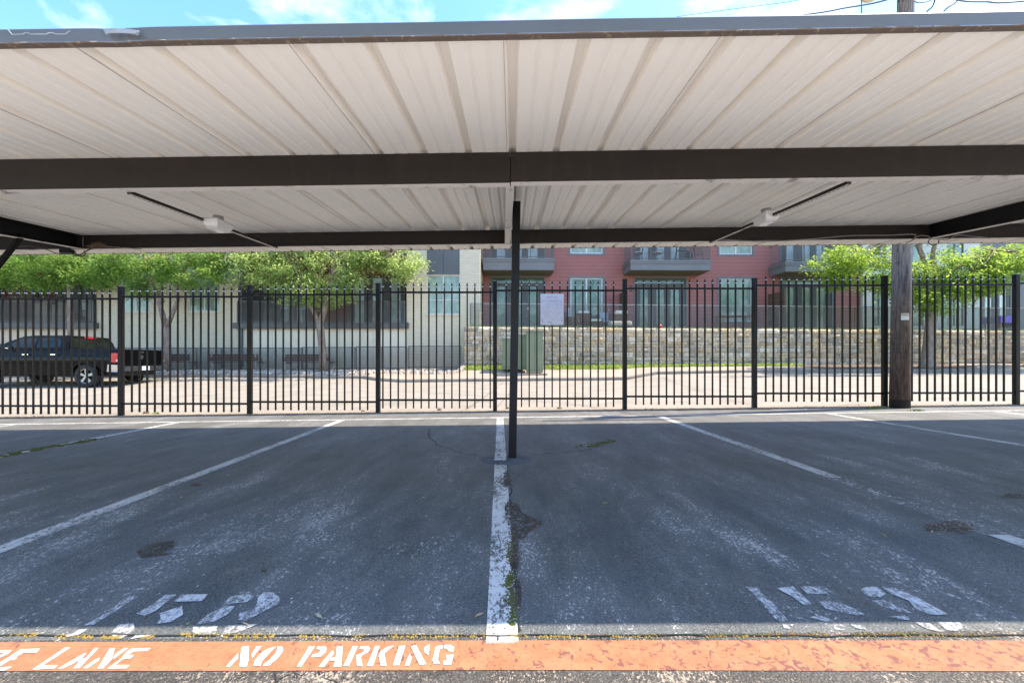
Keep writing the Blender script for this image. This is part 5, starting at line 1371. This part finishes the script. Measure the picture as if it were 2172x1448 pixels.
tree('leafy_tree', b1, ([b1, P(356, 740, dt), P(352, 694, dt)], [.17, .14, .15]),
  [([P(352, 696, dt), P(340, 650, dt), P(320, 600, dt), P(305, 540, dt), P(280, 470, dt)], [.12, .10, .09, .07, .04]), ([P(353, 696, dt), P(366, 665, dt), P(378, 635, dt), P(374, 610, dt), P(395, 560, dt), P(430, 480, dt)], [.11, .085, .08, .09, .06, .03]), ([P(340, 640, dt), P(345, 590, dt+.3), P(350, 520, dt+.5)], [.05, .04, .02])],
  [E(352, 462, 150, 100, 18.0, 3.9), E(280, 563, 75, 42), E(420, 566, 80, 42), E(345, 582, 70, 36), E(235, 566, 40, 34), E(480, 560, 40, 50), E(300, 612, 26, 20)], M_leafA, 'slim tree forking low, behind the first bench', 31)
b2 = (X(686, dt), dt, bz(686))
tree('leafy_tree', b2, ([b2, P(685, 750, dt), P(680, 700, dt), P(678, 680, dt)], [.20, .155, .16, .17]),
  [([P(677, 685, dt), P(665, 660, dt), P(652, 635, dt), P(630, 580, dt), P(600, 500, dt)], [.11, .09, .08, .06, .04]), ([P(680, 685, dt), P(690, 650, dt), P(700, 610, dt), P(712, 560, dt), P(740, 470, dt)], [.14, .12, .10, .08, .04]), ([P(700, 610, dt), P(760, 570, dt), P(830, 530, dt)], [.05, .04, .02])],
  [E(692, 440, 190, 105, 17.8, 4.4), E(560, 560, 75, 55), E(645, 540, 55, 42), E(790, 545, 45, 35), E(630, 600, 65, 45), E(700, 620, 55, 38), E(740, 570, 60, 45), E(850, 560, 62, 42), E(800, 540, 60, 40), E(510, 545, 45, 40)], M_leafB, 'pale leafy tree with a forked trunk standing between two benches', 32)
b0 = (X(150, 19.8), 19.8, bz(150, 19.8))
tree('leafy_tree', b0, ([b0, P(150, 710, 19.8), P(149, 640, 19.8), P(146, 590, 19.8)], [.13, .11, .10, .09]),
  [([P(146, 592, 19.8), P(120, 550, 19.8), P(80, 480, 19.8)], [.08, .06, .03]), ([P(146, 592, 19.8), P(170, 540, 19.8), P(200, 470, 19.8)], [.07, .05, .03])],
  [E(90, 462, 170, 100, 18.3, 4.2), E(40, 572, 90, 52, 19.8), E(120, 575, 80, 48, 19.8), E(190, 568, 50, 44, 19.8), E(215, 600, 20, 24, 19.8), E(-60, 560, 90, 60, 19.8)], M_leafA, 'dense leafy tree above the parked pickup at the far left', 33, 1.25)
b3 = (X(1968, 19.0), 19.0, bz(1968, 19.))
tree('leafy_tree', b3, ([b3, Vector(b3)+Vector((0, 0, .15)), P(1970, 740, 19.), P(1974, 690, 19.), P(1976, 660, 19.)], [.42, .27, .22, .20, .21]),
  [([P(1972, 670, 19.), P(1968, 620, 19.), P(1962, 560, 19.), P(1930, 480, 19.)], [.13, .11, .09, .05]), ([P(1977, 668, 19.), P(1984, 630, 19.), P(1986, 590, 19.), P(1978, 540, 19.), P(2000, 450, 19.)], [.15, .13, .11, .09, .05]), ([P(1985, 600, 19.), P(2040, 560, 19.), P(2110, 530, 19.)], [.06, .05, .03])],
  [E(1960, 442, 215, 110, 17.6, 4.6), E(1790, 555, 62, 40, 19.), E(1860, 575, 60, 45, 19.), E(1925, 600, 50, 45, 19.), E(2000, 590, 60, 55, 19.), E(2070, 575, 60, 45, 19.), E(2140, 555, 60, 42, 19.), E(2230, 540, 80, 55, 19.), E(1985, 650, 26, 24, 19.), E(1945, 622, 38, 34, 19.), E(2045, 615, 40, 32, 19.), E(2100, 600, 36, 26, 19.), E(1770, 590, 30, 24, 19.)], M_leafC, 'bright green tree on the kerb island right of the utility pole', 34, 1.2)

# ------------------------------------------------------------------ vehicles
def wheel(parent, x, y, z, r, wd, side, rimr, spokes=5):
    mb = MB(); n = 32
    prof_ = [(r*.66, -wd/2), (r*.93, -wd/2), (r, -wd/2+.03), (r, wd/2-.03), (r*.93, wd/2), (r*.66, wd/2)]
    vs = [(x+a*math.cos(t), y+b, z+a*math.sin(t)) for t in [2*math.pi*k/n for k in range(n)] for a, b in prof_]; m_ = len(prof_)
    mb.add(vs, [(k*m_+j, k*m_+j+1, ((k+1) % n)*m_+j+1, ((k+1) % n)*m_+j) for k in range(n) for j in range(m_-1)]); t_ = mb.build('wheel', M_tyre, parent, True)
    mb = MB(); yf = y+side*wd*.36
    for k in range(n):
        t0, t1 = 2*math.pi*k/n, 2*math.pi*(k+1)/n
        for ra, rb_, ya, yb2 in ((rimr*.9, rimr, yf, yf+side*.02), (rimr, rimr, yf+side*.02, y)):
            mb.add([(x+ra*math.cos(t0), ya, z+ra*math.sin(t0)), (x+ra*math.cos(t1), ya, z+ra*math.sin(t1)), (x+rb_*math.cos(t1), yb2, z+rb_*math.sin(t1)), (x+rb_*math.cos(t0), yb2, z+rb_*math.sin(t0))], [(0,1,2,3)])
    for k in range(spokes):
        a = 2*math.pi*k/spokes+.3; d = Vector((math.cos(a), 0, math.sin(a))); s = Vector((-d.z, 0, d.x)); c = Vector((x, yf+side*.005, z))
        mb.prism([c+d*.03+s*.028, c+d*.03-s*.028, c+d*rimr*.93-s*.055, c+d*rimr*.93+s*.055], (0, -side*.03, 0))
    mb.tube([(x, yf-side*.02, z), (x, yf+side*.015, z)], .055, 14); mb.build('rim', M_rim, t_)
    mb = MB(); mb.tube([(x, y-side*.02, z), (x, y+side*.01, z)], rimr*.98, 24); mb.build('brake_disc', M_under, t_)
def arc(cx, cz, r, a0, a1, n=12): return [(cx+r*math.cos(a0+(a1-a0)*i/n), cz+r*math.sin(a0+(a1-a0)*i/n)) for i in range(n+1)]
# pickup facing -x; near side plane y=15
zg = .035; yn = 15.0; wtr = 1.98; xw = -15.1; xfw = xw-3.57; xe = xw+1.13
tk = empty('pickup_truck', ((xw+xfw)/2, yn+wtr/2, zg), 'black crew cab pickup truck parked at the kerb behind the fence', 'pickup truck')
def side_prism(prof2, y0, y1, name, mat, parent=tk, ins=0., bv=.0):
    mb = MB(); mb.prism([(a, y0, zg+b) for a, b in prof2], (0, y1-y0, 0)); o = mb.build(name, mat, parent)
    if bv: bevel(o, bv, 3)
    return o
ar = .47
body = [(xe, .55), (xe, 1.33), (xe-.03, 1.36), (xw-.62, 1.36), (xw-.64, 1.37), (xw-2.65, 1.37), (xw-3.35, 1.30), (xw-4.25, 1.22), (xw-4.45, 1.05), (xw-4.48, .62), (xw-4.40, .45)]
body += [(xfw-.47, .42)]+[(a, b) for a, b in arc(xfw, .42, ar, math.pi, 0)]+[(xfw+.5, .38), (xw-.5, .38)]+[(a, b) for a, b in arc(xw, .42, ar, math.pi, 0)]+[(xw+.55, .52)]
# body split: bed hollow. near skin, far skin, core front
def interp(pts_, x):
    for a, b in zip(pts_, pts_[1:]):
        if a[0] <= x <= b[0]: return a[1]+(b[1]-a[1])*(x-a[0])/max(1e-6, b[0]-a[0])
    return pts_[0][1] if x < pts_[0][0] else pts_[-1][1]
topl = [(xw-4.48, .70), (xw-4.45, 1.05), (xw-4.25, 1.22), (xw-3.35, 1.30), (xw-2.65, 1.375), (xe-.03, 1.365), (xe, 1.34)]
def botl(x):
    z = .40
    for cw in (xw, xfw):
        if abs(x-cw) < ar: z = max(z, .42+math.sqrt(ar*ar-(x-cw)**2))
    return .54 if x > xw+.5 else (.50 if x < xfw-.6 else z)
def off(z): return .050*((z-.97)/.42)**2 if z < 1.10 else .005+.022*min(1, (z-1.10)/.05)+.05*((z-1.10)/.27)**2
xst = sorted(set([round(xw-4.48+(4.48+1.13)*k/90, 4) for k in range(91)]+[round(cw+ar*math.cos(math.pi*k/16), 4) for cw in (xw, xfw) for k in range(17)]))
for y0, sg_ in ((yn, 1), (yn+wtr, -1)):
    mb = MB(); vs = []; NR = 12
    for x in xst:
        zb1, zt1 = botl(x), interp(topl, x)
        col = [(x, y0+sg_*off(zb1+(zt1-zb1)*k/NR), zg+zb1+(zt1-zb1)*k/NR) for k in range(NR+1)]
        vs += col+[(x, y0+sg_*.12, zg+zt1), (x, y0+sg_*.12, zg+zb1)]
    m_ = NR+3; mb.add(vs, [(i2*m_+j2, (i2+1)*m_+j2, (i2+1)*m_+(j2+1) % m_, i2*m_+(j2+1) % m_) for i2 in range(len(xst)-1) for j2 in range(m_)]+[tuple(range(m_)), tuple((len(xst)-1)*m_+q2 for q2 in reversed(range(m_)))])
    bs = mb.build('body_side', M_car, tk, True)
core = [(xw-.62, .5), (xw-.62, 1.35), (xw-2.65, 1.35), (xw-3.35, 1.29), (xw-4.25, 1.22), (xw-4.45, 1.05), (xw-4.46, .55)]
side_prism([(a, b-.012) for a, b in core], yn+.12, yn+wtr-.12, 'bonnet', M_car, bv=.02)
mb = MB(); mb.box(xw-.6, xe-.05, yn+.12, yn+wtr-.12, zg+.78, zg+.84); mb.box(xw-4.2, xe-.1, yn+.25, yn+wtr-.25, zg+.40, zg+.60); mb.build('underbody', M_under, tk)
mb = MB(); mb.prism([(xe-.06, yn+.10, zg+.74), (xe+.01, yn+.10, zg+.74), (xe+.015, yn+.10, zg+1.26), (xe+.02, yn+.10, zg+1.36), (xe-.06, yn+.10, zg+1.36)], (0, wtr-.20, 0)); tgo = bevel(mb.build('tailgate', M_car, tk), .012)
mb = MB(); ym = yn+wtr/2; xg = xe+.018
mb.prism([(xg, ym-.06, zg+1.16), (xg, ym+.06, zg+1.16), (xg, ym+.05, zg+1.05), (xg, ym, zg+.99), (xg, ym-.05, zg+1.05)], (.008, 0, 0)); mb.build('emblem', M_chrome, tgo)
mb = MB(); mb.box(xe, xe+.02, ym-.10, ym+.10, zg+1.24, zg+1.30); mb.build('handle', M_under, tgo)
# cab greenhouse tapering in
def loft(rings, name, mat, parent, bv=0):
    mb = MB(); n = len(rings[0]); vs = [p for r_2 in rings for p in r_2]
    fs = [(i*n+j, i*n+(j+1) % n, (i+1)*n+(j+1) % n, (i+1)*n+j) for i in range(len(rings)-1) for j in range(n)]+[tuple(range(n-1, -1, -1)), tuple((len(rings)-1)*n+k for k in range(n))]
    mb.add(vs, fs); o = mb.build(name, mat, parent)
    if bv: bevel(o, bv, 3)
    return o
xc0 = xw-.66
def rg(xr_, xf_, ins, z_): return [(xr_, yn+ins, zg+z_), (xf_, yn+ins, zg+z_), (xf_, yn+wtr-ins, zg+z_), (xr_, yn+wtr-ins, zg+z_)]
cabo = loft([rg(xc0, xc0-2.75, .05, 1.34), rg(xc0-.06, xc0-2.25, .13, 1.62), rg(xc0-.14, xc0-1.75, .20, 1.82), rg(xc0-.30, xc0-1.45, .30, 1.865)], 'cab', M_car, tk, .035)
def cabp(t, z_):                                  # near-side surface y at height
    return yn+(.05+(z_-1.34)/.28*.08 if z_ < 1.62 else .13+(z_-1.62)/.20*.07)
def winpoly(pts, name, out=-.006):
    mb = MB(); mb.prism([(a, cabp(0, b)+out, zg+b) for a, b in pts], (0, .012, 0)); mb.build(name, M_carg, tk)
    mb = MB(); mb.prism([(a, yn+wtr-(cabp(0, b)-yn)-out-.012, zg+b) for a, b in pts], (0, .012, 0)); mb.build(name, M_carg, tk)
winpoly([(xc0-.28, 1.42), (xc0-1.12, 1.42), (xc0-1.12, 1.62), (xc0-1.12, 1.765), (xc0-.42, 1.765), (xc0-.32, 1.62)], 'window')
winpoly([(xc0-1.20, 1.42), (xc0-2.25, 1.42), (xc0-2.02, 1.62), (xc0-1.72, 1.765), (xc0-1.20, 1.765), (xc0-1.20, 1.62)], 'window')
mb = MB(); a0, a1 = yn+.17, yn+wtr-.17
mb.prism([(xc0+.012-.012, a0, zg+1.41), (xc0+.0, a1, zg+1.41), (xc0-.11+.006, a1-.06, zg+1.78), (xc0-.11+.006, a0+.06, zg+1.78)], (-.01, 0, 0)); mb.build('rear_window', M_carg, tk)
mb = MB(); mb.prism([(xc0-2.58, yn+.15, zg+1.40), (xc0-2.58, yn+wtr-.15, zg+1.40), (xc0-1.80, yn+wtr-.27, zg+1.80), (xc0-1.80, yn+.27, zg+1.80)], (-.02, 0, .015)); mb.build('windscreen', M_carg, tk)
mb = MB(); mb.box(xc0-.17, xc0-.12, ym-.22, ym+.22, zg+1.785, zg+1.84); mb.build('brake_light', M_tail, tk)
for s, y0 in ((1, yn-.012), (-1, yn+wtr-.07)):
    mb = MB(); mb.box(xe-.20, xe+.035, y0, y0+.082, zg+.88, zg+1.22); tl = bevel(mb.build('taillight', M_tail, tk), .02)
    mb = MB(); mb.box(xe-.02, xe+.038, y0-.002, y0+.084, zg+.93, zg+.985); mb.build('reverse_light', M_tailw, tl)
mb = MB(); mb.prism([(xe-.34, yn-.02, zg+.56), (xe-.30, yn-.03, zg+.82), (xe+.10, yn+.0, zg+.80), (xe+.16, yn+.08, zg+.74), (xe+.16, yn+.08, zg+.60), (xe+.06, yn-.01, zg+.54)], (0, .12, 0)); 
mb.box(xe+.02, xe+.17, yn+.08, yn+wtr-.08, zg+.58, zg+.76)
mb.prism([(xe-.34, yn+wtr-.10, zg+.56), (xe-.30, yn+wtr-.09, zg+.82), (xe+.10, yn+wtr-.10, zg+.80), (xe+.16, yn+wtr-.12, zg+.74), (xe+.16, yn+wtr-.12, zg+.60), (xe+.06, yn+wtr-.10, zg+.54)], (0, .12, 0)); bm_ = mb.build('rear_bumper', M_chrome, tk)
mb = MB(); mb.box(xe+.168, xe+.176, ym-.16, ym+.16, zg+.60, zg+.75); mb.build('number_plate', M_plate, bm_)
mb = MB(); mb.box(xe+.168, xe+.175, ym-.55, ym-.25, zg+.585, zg+.72); mb.box(xe+.168, xe+.175, ym+.25, ym+.55, zg+.585, zg+.72); mb.build('bumper_pad', M_under, bm_)
for hx in (xc0-.42, xc0-1.42):
    mb = MB(); mb.box(hx-.11, hx+.11, yn-.035, yn-.015, zg+1.15, zg+1.19); mb.box(hx-.09, hx-.07, yn-.02, yn+.002, zg+1.155, zg+1.185); mb.box(hx+.07, hx+.09, yn-.02, yn+.002, zg+1.155, zg+1.185); mb.build('door_handle', M_chrome, tk)
mb = MB()
for dx_ in (xc0-.14, xc0-1.16, xc0-2.30): mb = MB(); mb.tube([(dx_, yn+off(z_)+.001, zg+z_) for z_ in [.44+.92*k/14 for k in range(15)]], .005, 5); mb.build('door_gap', M_under, tk)
mb = MB(); mb.box(xc0-2.22, xc0-2.10, yn-.24, yn-.04, zg+1.38, zg+1.56); mb.bar((xc0-2.14, yn-.06, zg+1.40), (xc0-2.10, yn+.05, zg+1.38), .05, .04); mr_ = bevel(mb.build('mirror', M_chrome, tk), .02)
mb = MB(); q = zg+1.0
for k, xx in enumerate((xc0-2.62, xc0-2.54, xc0-2.46)):
    if k == 1: mb.bar((xx-.03, yn-.004, q-.03), (xx+.03, yn-.004, q+.04), .008, .012, (0,1,0)); mb.bar((xx-.03, yn-.004, q+.04), (xx+.03, yn-.004, q-.03), .008, .012, (0,1,0))
    else: mb.box(xx-.008+.015, xx+.008+.015, yn-.008, yn-.001, q-.035, q+.045); mb.box(xx-.03, xx+.03, yn-.008, yn-.001, q-.015, q); mb.bar((xx-.028, yn-.004, q-.01), (xx+.012, yn-.004, q+.045), .008, .012, (0,1,0))
mb.build('badge', M_chrome, tk)
mb = MB()
for cxw in (xw, xfw):
    pts_ = arc(cxw, .42, ar+.015, math.pi, 0, 16)
    for (a, b), (c, d) in zip(pts_, pts_[1:]): mb.bar((a, yn-.006, zg+b), (c, yn-.006, zg+d), .03, .05, (0,1,0))
mb.build('wheel_arch_trim', M_car, tk)
for cxw in (xw, xfw):
    wheel(tk, cxw, yn+.13, zg+.41, .41, .26, -1, .262); wheel(tk, cxw, yn+wtr-.13, zg+.41, .41, .26, 1, .262)

# tan car at the far right edge, mostly hidden by the fence post
cy = 18.0; cx0 = X(2157, cy+1.78); zc = street_z(cx0+1, cy)
ca = empty('parked_car', (cx0+2.2, cy+.9, zc), 'tan car at the far right edge, mostly hidden by the fence post', 'car')
pf = [(0, .35), (.0, .62), (.12, .78), (1.0, .92), (1.55, 1.0), (2.9, 1.0), (4.1, .98), (4.4, .85), (4.42, .40)]
cb_ = [(cx0+a, b) for a, b in pf]+[(cx0+3.9, .30)]+[(cx0+a, b) for a, b in arc(3.55, .32, .35, 0, math.pi)]+[(cx0+a, b) for a, b in arc(.85, .32, .35, 0, math.pi)]+[(cx0+.3, .28)]
mb = MB(); mb.prism([(a, cy, zc+b) for a, b in cb_], (0, 1.78, 0)); bevel(mb.build('body', M_tan, ca), .05, 3)
mb = MB(); vs = []
for (xr_, xf_, ins, z_) in ((cx0+4.1, cx0+1.1, .06, .97), (cx0+3.4, cx0+1.9, .22, 1.42)): vs += [(xr_, cy+ins, zc+z_), (xf_, cy+ins, zc+z_), (xf_, cy+1.78-ins, zc+z_), (xr_, cy+1.78-ins, zc+z_)]
mb.add(vs, [(0,1,5,4),(1,2,6,5),(2,3,7,6),(3,0,4,7),(4,5,6,7)]); bevel(mb.build('cab', M_carg, ca), .04, 3)
mb = MB(); mb.box(cx0+1.95, cx0+3.35, cy+.24, cy+1.54, zc+1.415, zc+1.45); bevel(mb.build('roof', M_tan, ca), .03)
for xx in (.85, 3.55):
    for yy, s in ((cy+.1, -1), (cy+1.68, 1)): wheel(ca, cx0+xx, yy, zc+.32, .32, .2, s, .21)
for yy in (cy+.12, cy+1.4):
    mb = MB(); mb.box(cx0-.01, cx0+.12, yy, yy+.28, zc+.56, zc+.70); bevel(mb.build('headlight', M_chrome, ca), .03)

# children carry no category; tidy stray custom props on nested empties
for o in bpy.data.objects:
    if o.parent is not None and 'category' in o.keys(): del o['category']
